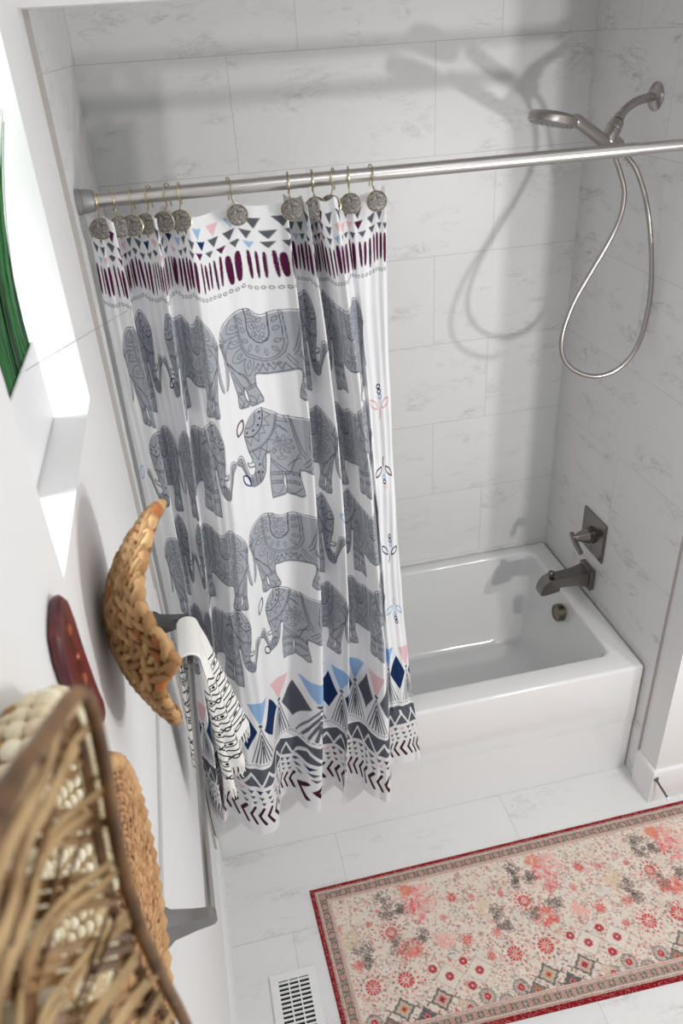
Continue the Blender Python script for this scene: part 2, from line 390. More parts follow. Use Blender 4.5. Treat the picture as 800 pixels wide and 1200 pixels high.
va = empty('shower_valve', (AW, 0.42, 0.77)); tag(va, 'dark nickel shower valve with a square plate and lever above the tub spout', 'shower valve')
bm = bmesh.new()
VC = (AW, 0.422, 0.772)
def diamond_ring(x, h): return [(x, VC[1] - h, VC[2] - h), (x, VC[1] + h, VC[2] - h), (x, VC[1] + h, VC[2] + h), (x, VC[1] - h, VC[2] + h)]
loft(bm, [diamond_ring(AW - 0.0005, 0.079), diamond_ring(AW - 0.006, 0.079), diamond_ring(AW - 0.010, 0.074), diamond_ring(AW - 0.013, 0.060)])
from_bm('square_plate', bm, NICKELD, va, auto=20)
bm = bmesh.new(); lathe(bm, (AW - 0.012, 0.422, 0.772), (-1, 0, 0), [(0, 0.033), (0.012, 0.033), (0.013, 0.030), (0.020, 0.030), (0.022, 0.028), (0.055, 0.016), (0.060, 0.013), (0.075, 0.012), (0.078, 0.010), (0.078, 0)], 36); from_bm('valve_cone', bm, NICKELD, va)
bm = bmesh.new()
lv = [(AW - 0.080, 0.445, 0.776), (AW - 0.086, 0.415, 0.772), (AW - 0.090, 0.378, 0.764), (AW - 0.091, 0.345, 0.756)]
tube(bm, catmull(lv, 5), [0.008] * 4 + [0.0085] * 8 + [0.0075] * 4, shape=[(-1, -0.6), (-0.6, -1), (0.6, -1), (1, -0.6), (1, 0.6), (0.6, 1), (-0.6, 1), (-1, 0.6)]); from_bm('lever', bm, NICKELD, va)

# ------------------------------------------------------------------ shower arm and hand shower
ar = empty('shower_mount', (AW, 0.42, 2.19)); tag(ar, 'brushed nickel shower arm curving from a round wall flange to a holder bracket', 'shower mount')
bm = bmesh.new(); lathe(bm, (AW, 0.42, 2.192), (-1, 0, 0), [(0, 0.036), (0.003, 0.036), (0.008, 0.031), (0.012, 0.020), (0.014, 0.013), (0.014, 0)], 40); from_bm('wall_flange', bm, NICKEL, ar)
bm = bmesh.new(); tube(bm, catmull([(AW - 0.002, 0.42, 2.192), (1.495, 0.42, 2.190), (1.463, 0.415, 2.184), (1.432, 0.41, 2.168), (1.407, 0.40, 2.146), (1.398, 0.395, 2.138)], 8), 0.0115, 20); from_bm('arm_pipe', bm, NICKEL, ar)
bm = bmesh.new()
d = Vector((1.359 - 1.400, 0.37 - 0.395, 2.086 - 2.141)).normalized()
lathe(bm, (1.413, 0.402, 2.156), d, [(0, 0), (0, 0.014), (0.014, 0.0145), (0.015, 0.011), (0.019, 0.011), (0.020, 0.019), (0.040, 0.021), (0.042, 0.019), (0.044, 0.021), (0.078, 0.021), (0.084, 0.018), (0.084, 0)], 32)
from_bm('swivel_bracket', bm, NICKEL, ar)
bm = bmesh.new()
q = Vector((1.378, 0.372, 2.096)); e1 = Vector((0.62, 0.15, -0.45)).normalized(); e2 = d; e3 = e1.cross(e2).normalized(); e2 = e3.cross(e1)
rr = []
for s in (-0.006, 0.030):
    rr.append([q + e1 * s + e2 * a * 0.021 + e3 * b_ * 0.017 for a, b_ in ((-1, -0.7), (-0.7, -1), (0.7, -1), (1, -0.7), (1, 0.7), (0.7, 1), (-0.7, 1), (-1, 0.7))])
loft(bm, rr); from_bm('diverter_block', bm, NICKEL, ar)

hs = empty('hand_shower', (1.34, 0.355, 2.10)); tag(hs, 'brushed nickel hand shower with a round head and long metal hose hanging from the bracket', 'hand shower')
bm = bmesh.new()
pa_, pb_ = Vector((1.352, 0.356, 2.098)), Vector((1.240, 0.318, 2.163)); ax_h = (pb_ - pa_).normalized(); hl = (pb_ - pa_).length
lathe(bm, pa_, ax_h, [(0, 0), (0, 0.0145), (0.002, 0.0160), (0.020, 0.0165), (hl - 0.010, 0.0165), (hl, 0.0150), (hl + 0.008, 0.0120), (hl + 0.012, 0)], 28)
tube(bm, [(1.386, 0.362, 2.064), (1.372, 0.360, 2.082), (1.350, 0.355, 2.099)], [0.0085, 0.0100, 0.0115], 18); from_bm('handle', bm, NICKEL, hs)
hc = Vector((1.163, 0.288, 2.175))
dd = Vector((1.240 - 1.090, 0.315 - 0.258, 2.156 - 2.198)).normalized(); nn = dd.cross(Vector((-0.35, 0.93, 0.0))).normalized()
if nn.z > 0: nn = -nn
bm = bmesh.new(); lathe(bm, hc, nn, [(-0.013, 0), (-0.013, 0.040), (-0.011, 0.054), (-0.007, 0.060), (-0.002, 0.062), (0.012, 0.062), (0.014, 0.060), (0.014, 0.055)], 48); from_bm('spray_head', bm, NICKEL, hs)
bm = bmesh.new(); lathe(bm, hc, nn, [(0.012, 0.0555), (0.0140, 0.055), (0.0140, 0)], 48)
sx_ = nn.cross(Vector((1, 0, 0))).normalized(); sy_ = nn.cross(sx_)
for rr_, nnz in ((0.012, 6), (0.026, 12), (0.040, 18), (0.052, 24)):
    for k in range(nnz):
        a = 2 * math.pi * k / nnz; lathe(bm, hc + (sx_ * math.cos(a) + sy_ * math.sin(a)) * rr_ + nn * 0.0133, nn, [(0, 0.0022), (0.004, 0.0014), (0.004, 0)], 6)
from_bm('nozzle_plate', bm, mat('grey_nozzle_rubber', srgb(150, 150, 152), 0.5), hs)
bm = bmesh.new()
hose = [(1.386, 0.362, 2.064), (1.403, 0.353, 2.024), (1.42, 0.345, 1.97), (1.414, 0.34, 1.904), (1.384, 0.335, 1.84), (1.334, 0.33, 1.758), (1.285, 0.32, 1.678), (1.257, 0.31, 1.59), (1.268, 0.305, 1.523), (1.313, 0.3, 1.478), (1.38, 0.295, 1.456), (1.445, 0.29, 1.475), (1.490, 0.285, 1.534), (1.508, 0.285, 1.625), (1.506, 0.285, 1.73), (1.487, 0.29, 1.85), (1.463, 0.302, 1.951), (1.443, 0.335, 2.024), (1.420, 0.362, 2.062), (1.398, 0.370, 2.083)]
hz = catmull(hose, 26); tube(bm, hz, [0.0068 + 0.0006 * (i % 2) for i in range(len(hz))], 12); from_bm('hose', bm, NICKEL, hs)

# ------------------------------------------------------------------ shower rod
rod = empty('shower_rod', (0, 0.10, 2.115)); tag(rod, 'long satin metal tension rod spanning the alcove above the tub', 'shower rod')
RY, RZ = 0.10, 2.113
bm = bmesh.new(); tube(bm, [(0.02, RY, RZ), (1.29, RY, RZ)], 0.0150, 28); from_bm('outer_tube', bm, RODM, rod)
bm = bmesh.new(); tube(bm, [(1.285, RY, RZ), (1.50, RY, RZ)], 0.0132, 28); from_bm('inner_tube', bm, RODM, rod)
for s, x in ((1, 0.0045), (-1, AW - 0.001)):
    bm = bmesh.new(); lathe(bm, (x, RY, RZ), (s, 0, 0), [(0, 0), (0, 0.025), (0.004, 0.026), (0.010, 0.026), (0.0105, 0.0235), (0.014, 0.0235), (0.0145, 0.0245), (0.034, 0.0215), (0.037, 0.019), (0.037, 0.0145)], 36)
    o = from_bm('end_cap', bm, GREYCAP, rod); o['label'] = 'grey rubber end cap'

# ------------------------------------------------------------------ drawing printed patterns into vertex colours
class Print:
    """a small raster of fabric colours (metres); ends up as colours of mesh vertices"""
    def __init__(s, w, h, res, base, ss=2):
        s.p = res / ss; s.ss = ss; s.nx = int(round(w / res)) * ss; s.ny = int(round(h / res)) * ss
        s.a = np.empty((s.ny, s.nx, 3), dtype=np.float32); s.a[:] = base
    def win(s, x0, y0, x1, y1):
        i0 = max(0, int(x0 / s.p)); i1 = min(s.nx, int(x1 / s.p) + 2); j0 = max(0, int(y0 / s.p)); j1 = min(s.ny, int(y1 / s.p) + 2)
        if i1 <= i0 or j1 <= j0: return None
        X, Y = np.meshgrid((np.arange(i0, i1) + 0.5) * s.p, (np.arange(j0, j1) + 0.5) * s.p)
        return slice(j0, j1), slice(i0, i1), X, Y
    def put(s, w, m, c, op=1.0):
        v = s.a[w[0], w[1]]; v[m] = v[m] * (1 - op) + np.array(c, dtype=np.float32) * op
    def poly(s, P, c, op=1.0):
        P = np.asarray(P, float); w = s.win(P[:, 0].min(), P[:, 1].min(), P[:, 0].max(), P[:, 1].max())
        if not w: return
        X, Y = w[2], w[3]; m = np.zeros(X.shape, bool)
        x0, y0 = P[-1]
        for x1, y1 in P:
            if y0 != y1:
                m ^= ((y0 > Y) != (y1 > Y)) & (X < (x1 - x0) * (Y - y0) / (y1 - y0) + x0)
            x0, y0 = x1, y1
        s.put(w, m, c, op)
    def line(s, P, wd, c, closed=False, op=1.0):
        P = np.asarray(P, float); h = wd / 2
        if closed: P = np.vstack([P, P[:1]])
        w = s.win(P[:, 0].min() - h, P[:, 1].min() - h, P[:, 0].max() + h, P[:, 1].max() + h)
        if not w: return
        X, Y = w[2], w[3]; m = np.zeros(X.shape, bool)
        for (x0, y0), (x1, y1) in zip(P[:-1], P[1:]):
            dx, dy = x1 - x0, y1 - y0; L2 = dx * dx + dy * dy + 1e-12
            t = np.clip(((X - x0) * dx + (Y - y0) * dy) / L2, 0, 1)
            m |= (X - x0 - t * dx) ** 2 + (Y - y0 - t * dy) ** 2 < h * h
        s.put(w, m, c, op)
    def disc(s, x, y, rx, ry, c, op=1.0, ang=0.0):
        r = max(rx, ry); w = s.win(x - r, y - r, x + r, y + r)
        if not w: return
        X, Y = w[2] - x, w[3] - y; ca, sa = math.cos(ang), math.sin(ang)
        s.put(w, ((X * ca + Y * sa) / rx) ** 2 + ((Y * ca - X * sa) / ry) ** 2 < 1, c, op)
    def out(s):
        ss = s.ss; return s.a.reshape(s.ny // ss, ss, s.nx // ss, ss, 3).mean((1, 3))

def smooth_poly(P, n=4, closed=True):
    return [(v.x, v.y) for v in catmull([(x, y, 0) for x, y in P], n, closed)]
def ell(x, y, rx, ry, ang=0.0, n=14):
    return [(x + rx * math.cos(a) * math.cos(ang) - ry * math.sin(a) * math.sin(ang), y + rx * math.cos(a) * math.sin(ang) + ry * math.sin(a) * math.cos(ang)) for a in [2 * math.pi * k / n for k in range(n)]]
def leafp(x, y, l, w_, ang, n=8):
    pts = []
    for k in range(n + 1):
        t = k / n; pts.append((-l / 2 + l * t, w_ / 2 * math.sin(math.pi * t) ** 0.8))
    for k in range(1, n):
        t = 1 - k / n; pts.append((-l / 2 + l * t, -w_ / 2 * math.sin(math.pi * t) ** 0.8))
    ca, sa = math.cos(ang), math.sin(ang)
    return [(x + a * ca - b * sa, y + a * sa + b * ca) for a, b in pts]

# ------------------------------------------------------------------ shower curtain
FAB_S, FAB_T, RES = 1.62, 1.828, 0.0017
WHITE = srgb(238, 238, 240); GFILL = srgb(170, 173, 180); GLINE = srgb(66, 69, 82); MAROON = srgb(84, 22, 62); NAVY = srgb(22, 50, 96)
LBLUE = srgb(150, 185, 226); PINK = srgb(232, 192, 196); SLATE = srgb(94, 97, 106); DMAR = srgb(70, 22, 44)
cv = Print(FAB_S, FAB_T, RES, WHITE)
rng = random.Random(7)

EX = 0.925                                # the elephants are a little under 0.36 m long
def R_(l): return [((c - 40) * 0.000307, (y - 55) * 0.000307) for c, y in l]                # rear half measured
def F_(l): return [(0.385 - (c - 45) * 0.000282, (y - 70) * 0.000314 - 0.020) for c, y in l]        # front half measured
BODY = R_([(50, 240), (80, 170), (130, 115), (215, 75), (285, 55), (350, 68), (415, 105), (480, 112), (560, 85), (610, 76)]) \
    + F_([(600, 150), (540, 122), (450, 92), (400, 72), (340, 78), (260, 130), (195, 215), (188, 260), (200, 330), (215, 400), (245, 465), (240, 498)]) \
    + F_([(222, 510), (180, 490), (205, 535), (270, 545), (265, 590), (235, 620), (205, 610), (185, 580), (150, 470), (125, 415), (80, 405), (45, 430), (60, 460), (100, 490), (135, 560), (180, 640), (205, 700), (260, 718), (330, 695), (380, 620), (400, 500), (412, 448), (430, 470), (448, 450), (445, 540), (420, 680), (425, 860), (440, 875), (560, 855), (572, 830), (552, 760), (560, 672), (575, 672), (580, 740), (585, 840), (650, 850), (718, 840), (690, 700), (690, 612)]) \
    + R_([(640, 548), (540, 578), (440, 584), (360, 585), (350, 620), (352, 690), (400, 790), (385, 820), (285, 828), (272, 800), (268, 740), (240, 660), (235, 740), (262, 800), (255, 825), (175, 820), (165, 780), (168, 700), (145, 600), (110, 450), (85, 370), (62, 290)])
TAIL = R_([(42, 255), (62, 330), (72, 400), (66, 520), (48, 620), (62, 624), (90, 575), (102, 490), (96, 390), (86, 290)])
TUSK = F_([(250, 505), (225, 512), (180, 490), (205, 535), (270, 545), (268, 530)])
LN = []                                    # (points, width, closed)
LN.append((R_([(235, 68), (240, 180), (248, 270), (262, 350), (300, 420), (360, 465), (430, 482), (500, 484), (560, 460), (605, 410), (628, 330), (622, 200), (612, 75)]), 0.0012, False))
LN.append((R_([(250, 66), (255, 180), (262, 270), (278, 345), (312, 405), (370, 445), (430, 464), (495, 466), (548, 446), (588, 400), (608, 330), (604, 200), (596, 80)]), 0.0012, False))
LN.append((R_([(320, 60), (332, 120), (330, 220), (352, 290), (400, 330), (450, 335), (500, 312), (520, 270), (518, 180), (522, 95)]), 0.0022, False))
for x, y, a in ((280, 140, 1.1), (292, 212, 0.9), (302, 302, 0.6), (338, 372, -1.0), (405, 388, -1.4), (480, 412, 1.4), (550, 385, 0.7), (572, 315, -0.5), (570, 216, -0.7), (566, 145, -0.9)):
    LN.append((leafp(*R_([(x, y)])[0], 0.018, 0.008, a), 0.0010, True))
for x, y, a in ((365, 105, 1.2), (355, 160, 0.4), (398, 195, 1.2), (375, 215, 0.6), (445, 155, -0.6), (480, 205, 1.5), (436, 225, -1.2), (385, 270, -0.9), (415, 290, 0.9), (462, 268, -0.6), (470, 303, -0.1), (405, 150, 0.7)):
    LN.append((leafp(*R_([(x, y)])[0], 0.016, 0.009, a), 0.0010, True))
for pts in ([(232, 85), (180, 115), (140, 190), (180, 212), (238, 215)], [(238, 235), (180, 255), (140, 300), (175, 328), (244, 322)], [(250, 350), (200, 372), (160, 425), (210, 455), (290, 438)], [(290, 440), (268, 500), (285, 580), (330, 560), (365, 470)]):
    LN.append((smooth_poly(R_(pts), 4, False), 0.0012, False))
for x, y, a, l in ((205, 172, 0.1, .018), (207, 290, 0.1, .018), (235, 408, -0.5, .018), (315, 495, -1.3, .022)):
    LN.append((leafp(*R_([(x, y)])[0], l, 0.009, a), 0.0010, True))
for pts in ([(75, 280), (130, 250), (190, 238)], [(95, 370), (130, 300), (180, 270)], [(105, 420), (150, 480), (230, 560), (270, 600), (295, 660)], [(125, 440), (190, 520), (260, 570), (310, 660)], [(150, 560), (180, 610), (225, 690)], [(140, 500), (190, 590), (240, 680)], [(60, 230), (90, 250), (120, 240)], [(75, 170), (100, 240)], [(48, 275), (90, 290)], [(50, 258), (92, 265)], [(620, 420), (650, 460), (680, 500)], [(610, 440), (640, 490), (670, 520)]):
    LN.append((smooth_poly(R_(pts), 4, False), 0.0012, False))
zz = [(352, 565), (372, 530), (395, 572), (430, 515), (462, 568), (490, 510), (522, 560), (550, 505), (580, 553), (600, 495), (640, 545)]
LN.append((R_(zz), 0.0013, False))
for k in range(5): LN.append((ell(*R_([(392 + 44 * k, 516 - 4 * k)])[0], 0.0028, 0.0028, n=8), 0.0012, True))
for (xa, ya, xb, yb) in ((166, 690, 238, 700), (168, 712, 238, 718), (262, 672, 350, 655), (264, 694, 354, 680)): LN.append((R_([(xa, ya), (xb, yb)]), 0.0011, False))
for k in range(5): LN.append((R_([(176 + 14 * k, 691 + 2 * k), (176 + 14 * k, 713 + 1 * k)]), 0.0009, False)); LN.append((R_([(272 + 17 * k, 670 - 3 * k), (272 + 17 * k, 692 - 3 * k)]), 0.0009, False))
for pts in ([(172, 775), (205, 818), (235, 775), (262, 790)], [(275, 790), (330, 815), (365, 760), (398, 790)], [(175, 720), (210, 770), (205, 818)], [(280, 740), (325, 770), (335, 815)]): LN.append((smooth_poly(R_(pts), 4, False), 0.0011, False))
# head, neck, trunk and fore legs
LN.append((smooth_poly(F_([(190, 262), (240, 282), (300, 280), (360, 240), (398, 170), (405, 75)]), 4, False), 0.0024, False))
LN.append((smooth_poly(F_([(215, 200), (265, 208), (312, 175), (325, 95)]), 4, False), 0.0016, False))
LN.append((F_([(205, 290), (245, 360), (280, 290), (340, 345), (348, 278), (418, 290), (390, 222), (468, 230), (418, 165), (485, 140), (412, 92)]), 0.0012, False))
LN.append((smooth_poly(F_([(225, 400), (330, 395), (430, 345), (500, 260), (535, 130)]), 4, False), 0.0014, False))
LN.append((smooth_poly(F_([(228, 412), (335, 408), (440, 355), (512, 268), (550, 135)]), 4, False), 0.0014, False))
LN.append((F_([(258, 412), (318, 505), (350, 408)]), 0.0012, False)); LN.append((F_([(355, 405), (410, 450), (430, 360)]), 0.0012, False))
LN.append((F_([(540, 190), (630, 205), (600, 150)]), 0.0012, False)); LN.append((F_([(520, 215), (625, 290), (560, 230), (500, 270)]), 0.0012, False)); LN.append((F_([(430, 350), (550, 370), (520, 280)]), 0.0012, False))
LN.append((smooth_poly(F_([(365, 600), (355, 540), (375, 490), (405, 460)]), 4, False), 0.0014, False))
for k in range(8):
    a = 2 * math.pi * k / 8 + 0.2; x, y = 575 + 58 * math.cos(a), 405 + 58 * math.sin(a)
    LN.append((leafp(*F_([(x, y)])[0], 0.019, 0.009, math.atan2(math.sin(a), -math.cos(a))), 0.0010, True))
LN.append((ell(*F_([(575, 405)])[0], 0.004, 0.004), 0.0013, True)); LN.append((leafp(*F_([(558, 522)])[0], 0.026, 0.010, 0.1), 0.0010, True)); LN.append((leafp(*F_([(488, 455)])[0], 0.018, 0.008, 1.5), 0.0010, True))
for pts in ([(450, 520), (540, 600), (620, 655), (650, 560), (690, 470)], [(448, 540), (530, 630), (600, 668)], [(600, 600), (650, 540), (700, 500)], [(640, 140), (665, 300), (700, 460), (735, 500)], [(655, 165), (680, 300), (715, 430), (740, 470)]): LN.append((F_(pts), 0.0013, False))
for y in (650, 675, 730, 755):
    LN.append((F_([(424, y - 8), (556, y)]), 0.0011, False)); LN.append((F_([(578, y), (690, y - 6)]), 0.0011, False))
for y in (650, 730):
    for k in range(6): LN.append((F_([(440 + 20 * k, y), (440 + 20 * k, y + 22)]), 0.0009, False)); LN.append((F_([(590 + 18 * k, y), (590 + 18 * k, y + 22)]), 0.0009, False))
for pts in ([(428, 820), (495, 850), (550, 785)], [(588, 800), (640, 845), (700, 770)]): LN.append((smooth_poly(F_(pts), 4, False), 0.0011, False))
for k in range(7):
    x = 205 + 22 * k; LN.append((F_([(x - 12 + 2 * k, 618 - 4 * k), (x, 706 - abs(k - 3) * 4)]), 0.0022 if k % 2 else 0.0012, False))
LN.append((smooth_poly(F_([(62, 440), (85, 425), (112, 440), (135, 520), (180, 620)]), 4, False), 0.0012, False))
LN.append((smooth_poly(F_([(80, 450), (110, 470), (150, 560)]), 4, False), 0.0012, False))
DOTS = [(220, 240), (290, 238), (347, 205), (372, 153), (372, 100), (325, 545), (345, 620), (300, 610)]

def elephant(s0, t0, right=True):
    f = (lambda P: [(s0 + x * EX, t0 + y) for x, y in P]) if right else (lambda P: [(s0 + (0.385 - x) * EX, t0 + y) for x, y in P])
    body = smooth_poly(BODY, 2); tail = smooth_poly(TAIL, 3)
    sh = lambda P: [(x + 0.0012, y + 0.0040) for x, y in P]
    cv.poly(f(sh(body)), GFILL); cv.poly(f(sh(tail)), GFILL)
    cv.poly(f(TUSK), WHITE)
    for P, wd, cl in LN: cv.line(f(P), wd * 1.25, GLINE, cl)
    cv.line(f(body), 0.0020, GLINE, True); cv.line(f(tail), 0.0014, GLINE, True); cv.line(f(TUSK), 0.0014, GLINE, True)
    for c, y in DOTS:
        x, yy = F_([(c, y)])[0]; q_ = f([(x, yy)])[0]; cv.disc(*q_, 0.0032, 0.0032, GLINE)

PITCH_E, E0 = 0.360, 0.052
for row, t0 in enumerate((0.230, 0.500, 0.772, 1.030)):
    for k in range(4):
        elephant(E0 + PITCH_E * k, t0, right=(k + row) % 2 == 0)
# small florals between the rows and along the free edge
def sprig(s, t, sc, ang, c1, c2, dots=True):
    ca, sa = math.cos(ang), math.sin(ang)
    g = lambda x, y: (s + (x * ca - y * sa) * sc * 1.9, t + (x * sa + y * ca) * sc)
    for sgn in (-1, 1):
        x, y = g(0.018 * sgn, -0.016); P_ = leafp(0, 0, 0.036 * sc, 0.015 * sc, ang + (-0.9 if sgn > 0 else -2.2)); cv.line([(x + 1.9 * a, y + b) for a, b in P_], 0.0048, c1, True)
    cv.line([g(0, 0), g(0.001, 0.012), g(-0.002, 0.026)], 0.0050, c1)
    if dots:
        for k, c in enumerate((c2, NAVY, LBLUE)):
            x, y = g(0.002 * (k - 1), -0.062 + 0.014 * k); cv.line(ell(x, y, 0.0100, 0.0056), 0.0042, c, True)
for s, t, a, c1, c2 in ((1.545, 0.535, 0.0, srgb(232, 170, 180), DMAR), (1.545, 0.700, 3.1, srgb(64, 20, 44), PINK), (1.545, 0.985, 0.1, NAVY, DMAR), (1.545, 1.165, 3.1, srgb(150, 185, 215), NAVY)):
    sprig(s, t, 1.0, a, c1, c2)
for s, t, a, c in ((0.80, 0.515, -1.1, DMAR), (0.80, 0.66, 1.0, NAVY), (0.79, 1.04, -1.1, NAVY), (0.80, 1.20, 0.9, DMAR), (0.445, 0.38, -0.5, NAVY), (1.13, 0.80, 0.8, LBLUE), (1.15, 0.52, 1.2, PINK), (0.02, 0.60, -1.2, LBLUE)):
    cv.line(leafp(s, t, 0.044, 0.019, a), 0.0042, c, True)
# top border: rows of bunting triangles, brush strokes, beads
def tri(s, t, w_, h_, c, j=0.0): cv.poly([(s - w_ / 2, t + rng.uniform(-j, j)), (s + w_ / 2, t + rng.uniform(-j, j)), (s + rng.uniform(-j, j), t + h_)], c)
for r, (t, w_, h_, pit) in enumerate(((0.026, 0.034, 0.025, 0.050), (0.055, 0.031, 0.020, 0.040), (0.080, 0.027, 0.015, 0.034))):
    k = 0; s = 0.012 + 0.012 * r
    while s < FAB_S:
        u = rng.random(); c = SLATE
        if u < 0.08: c = MAROON
        elif u < 0.17: c = PINK
        elif u < 0.23: c = NAVY
        elif u < 0.29: c = srgb(160, 190, 222)
        tri(s, t, w_, h_, c, 0.0015); s += pit * rng.uniform(0.92, 1.1)
s = 0.008
while s < FAB_S:
    w_ = rng.choice((0.008, 0.010, 0.014, 0.017)); a = rng.uniform(-0.004, 0.004); t0_ = 0.104 + rng.uniform(-0.004, 0.005); t1_ = 0.163 + rng.uniform(-0.006, 0.006)
    cv.poly(smooth_poly([(s - w_ * .35, t0_), (s + w_ * .35, t0_), (s + w_ * .5 + a * .4, (t0_ + t1_) / 2), (s + w_ * .3 + a, t1_), (s - w_ * .3 + a, t1_), (s - w_ * .5 + a * .4, (t0_ + t1_) / 2)], 3), MAROON)
    s += w_ + rng.uniform(0.006, 0.010)
s = 0.01
while s < FAB_S:
    cv.line(ell(s, 0.1835 + rng.uniform(-.001, .001), 0.0046, 0.0034, n=10), 0.0020, SLATE, True); s += 0.0155
# bottom border
TA, TN, TD, TB0, TB1 = 1.325, 1.408, 1.553, 1.567, 1.640
NP = 0.125
dcol = [NAVY, NAVY, SLATE, NAVY, NAVY, SLATE, SLATE, NAVY]
for k in range(-5, 10):
    s = 0.590 + NP * k; c = (PINK, LBLUE, PINK, LBLUE, LBLUE, LBLUE)[(k + 6) % 6] if k != 0 else PINK
    cv.poly([(s - 0.047, TA), (s + 0.047, TA), (s + 0.006, TN - 0.010), (s - 0.006, TN - 0.010)], c if k not in (1, 4) else LBLUE)
    cv.poly([(s + NP / 2, TN - 0.052), (s + NP / 2 + 0.047, TN + 0.018), (s + NP / 2, TN + 0.088), (s + NP / 2 - 0.047, TN + 0.018)], dcol[(k + 8) % 8])
    cv.disc(s, TN, 0.0085, 0.0065, SLATE)
    for j, w0 in enumerate((0.050, 0.035, 0.0205, 0.007)):
        ap = TN + 0.010 + (0.050 - w0) * 1.5
        cv.line([(s - w0, TD - 0.010), (s, ap), (s + w0, TD - 0.010)], 0.0058 if j else 0.0040, SLATE)
s = 0.0
while s < FAB_S: cv.poly([(s, TD - 0.0016), (s + 0.006, TD - 0.0016), (s + 0.006, TD + 0.0018), (s, TD + 0.0018)], SLATE); s += 0.0098
cv.poly([(0, TB0), (FAB_S, TB0), (FAB_S, TB1 - 0.002), (0, TB1 - 0.002)], SLATE)
k = 0; zzp = []
for k in range(0, 50): zzp.append((-0.03 + 0.0360 * k, TB1 - 0.002 if k % 2 == 0 else TB0 + 0.020))
cv.line(zzp, 0.0085, WHITE)
for k in range(0, 50, 2): cv.poly([(zzp[k][0] - 0.006, TB1 + 0.001), (zzp[k][0] + 0.006, TB1 + 0.001), (zzp[k][0], TB1 - 0.014)], WHITE)
for r, (t, w_, h_) in enumerate(((1.653, 0.026, 0.016), (1.677, 0.023, 0.014), (1.699, 0.020, 0.012))):
    s = 0.01 + 0.006 * r
    while s < FAB_S:
        u = rng.random(); c = SLATE if u < 0.8 else (NAVY if u < 0.88 else (PINK if u < 0.95 else MAROON)); tri(s, t, w_, h_, c, 0.001); s += 0.0335
s = 0.0
while s < FAB_S:
    cv.line([(s + 0.018, 1.723), (s, 1.752), (s + 0.020, 1.786)], 0.0105, DMAR); s += 0.0320

CURT = [(0,0.0064,-0.0093,0.0176,0,0.03),
(0.08,-0.0069,0.0083,0.0457,-0.02,-0.02),
(0.155,-0.0173,0.0187,0.0736,-0.035,-0.04),
(0.185,-0.0073,0.0063,0.0623,0,-0.01),
(0.225,-0.0069,0.0054,0.0553,0.02,0.03),
(0.275,-0.0169,0.0201,0.0677,0.045,0.045),
(0.35,-0.0262,0.0255,0.0927,0.03,0.03),
(0.42,-0.0254,0.0073,0.1251,0,0.015),
(0.46,-0.0281,0.0044,0.1403,-0.015,0),
(0.52,-0.0292,-0.0056,0.162,-0.035,-0.02),
(0.55,-0.0251,-0.0074,0.1644,0.015,0),
(0.65,-0.0147,-0.0043,0.201,-0,-0.085),
(0.75,-0.0129,0.0147,0.237,-0.03,-0.075),
(0.79,-0.0246,0.0289,0.2599,-0.01,-0.02),
(0.86,-0.0407,0.0351,0.3222,0,0.03),
(0.92,-0.0527,0.0436,0.3813,0,0.02),
(0.95,-0.0489,0.0316,0.4246,-0.01,-0.045),
(0.97,-0.0422,0.0311,0.4425,-0.025,-0.055),
(0.985,-0.0371,0.0221,0.4437,0.03,0.01),
(1.02,-0.0342,0.0267,0.4612,0.045,0.035),
(1.07,-0.0251,0.0197,0.4786,0.01,0.01),
(1.1,-0.0393,0.0512,0.4789,-0.025,-0.01),
(1.13,-0.0614,0.0863,0.4844,-0.04,-0.03),
(1.15,-0.0544,0.0787,0.486,0.01,0.02),
(1.21,-0.0562,0.092,0.4991,0.045,0.03),
(1.27,-0.0605,0.1126,0.5055,0.005,0),
(1.3,-0.0618,0.1169,0.5079,-0.03,-0.02),
(1.35,-0.0427,0.0895,0.5275,-0.05,-0.065),
(1.4,-0.032,0.0784,0.5485,-0.055,-0.07),
(1.42,-0.0272,0.0741,0.5583,-0.02,-0.02),
(1.435,-0.0242,0.0656,0.5734,0.02,0.02),
(1.485,-0.0001,0.0217,0.6017,0.02,0.03),
(1.54,0.0246,-0.0208,0.6409,0.015,0.03),
(1.62,0.0334,-0.0352,0.6751,0,0.035)]
img = cv.out(); nt, ns = img.shape[:2]
S = (np.arange(ns) + 0.5) / ns * FAB_S; T = (np.arange(nt) + 0.5) / nt * FAB_T
KS = np.array([c[0] for c in CURT])
def spline(xs, xk, yk):
    """Catmull-Rom (non-uniform) through (xk, yk[..]) sampled at xs; yk may be 2-D (k, t)"""
    yk = np.asarray(yk, float)
    m = np.zeros_like(yk)
    h = np.diff(xk).reshape(-1, *([1] * (yk.ndim - 1))); dl = np.diff(yk, axis=0) / h
    m[1:-1] = (dl[:-1] * h[1:] + dl[1:] * h[:-1]) / (h[1:] + h[:-1]); m[0] = dl[0]; m[-1] = dl[-1]
    i = np.clip(np.searchsorted(xk, xs) - 1, 0, len(xk) - 2)
    sh = (-1,) + (1,) * (yk.ndim - 1)
    hh = (xk[i + 1] - xk[i]).reshape(sh); u = ((xs - xk[i]).reshape(sh)) / hh
    return yk[i] * (2 * u ** 3 - 3 * u ** 2 + 1) + m[i] * hh * (u ** 3 - 2 * u ** 2 + u) + yk[i + 1] * (-2 * u ** 3 + 3 * u ** 2) + m[i + 1] * hh * (u ** 3 - u ** 2)
XK = np.array([np.polyval(c[1:4], T) for c in CURT]); f = (T / 1.83)[None, :]
OK_ = np.array([[c[4]] for c in CURT]) * (1 - f) + np.array([[c[5]] for c in CURT]) * f
X = spline(S, KS, XK).T; O = spline(S, KS, OK_).T
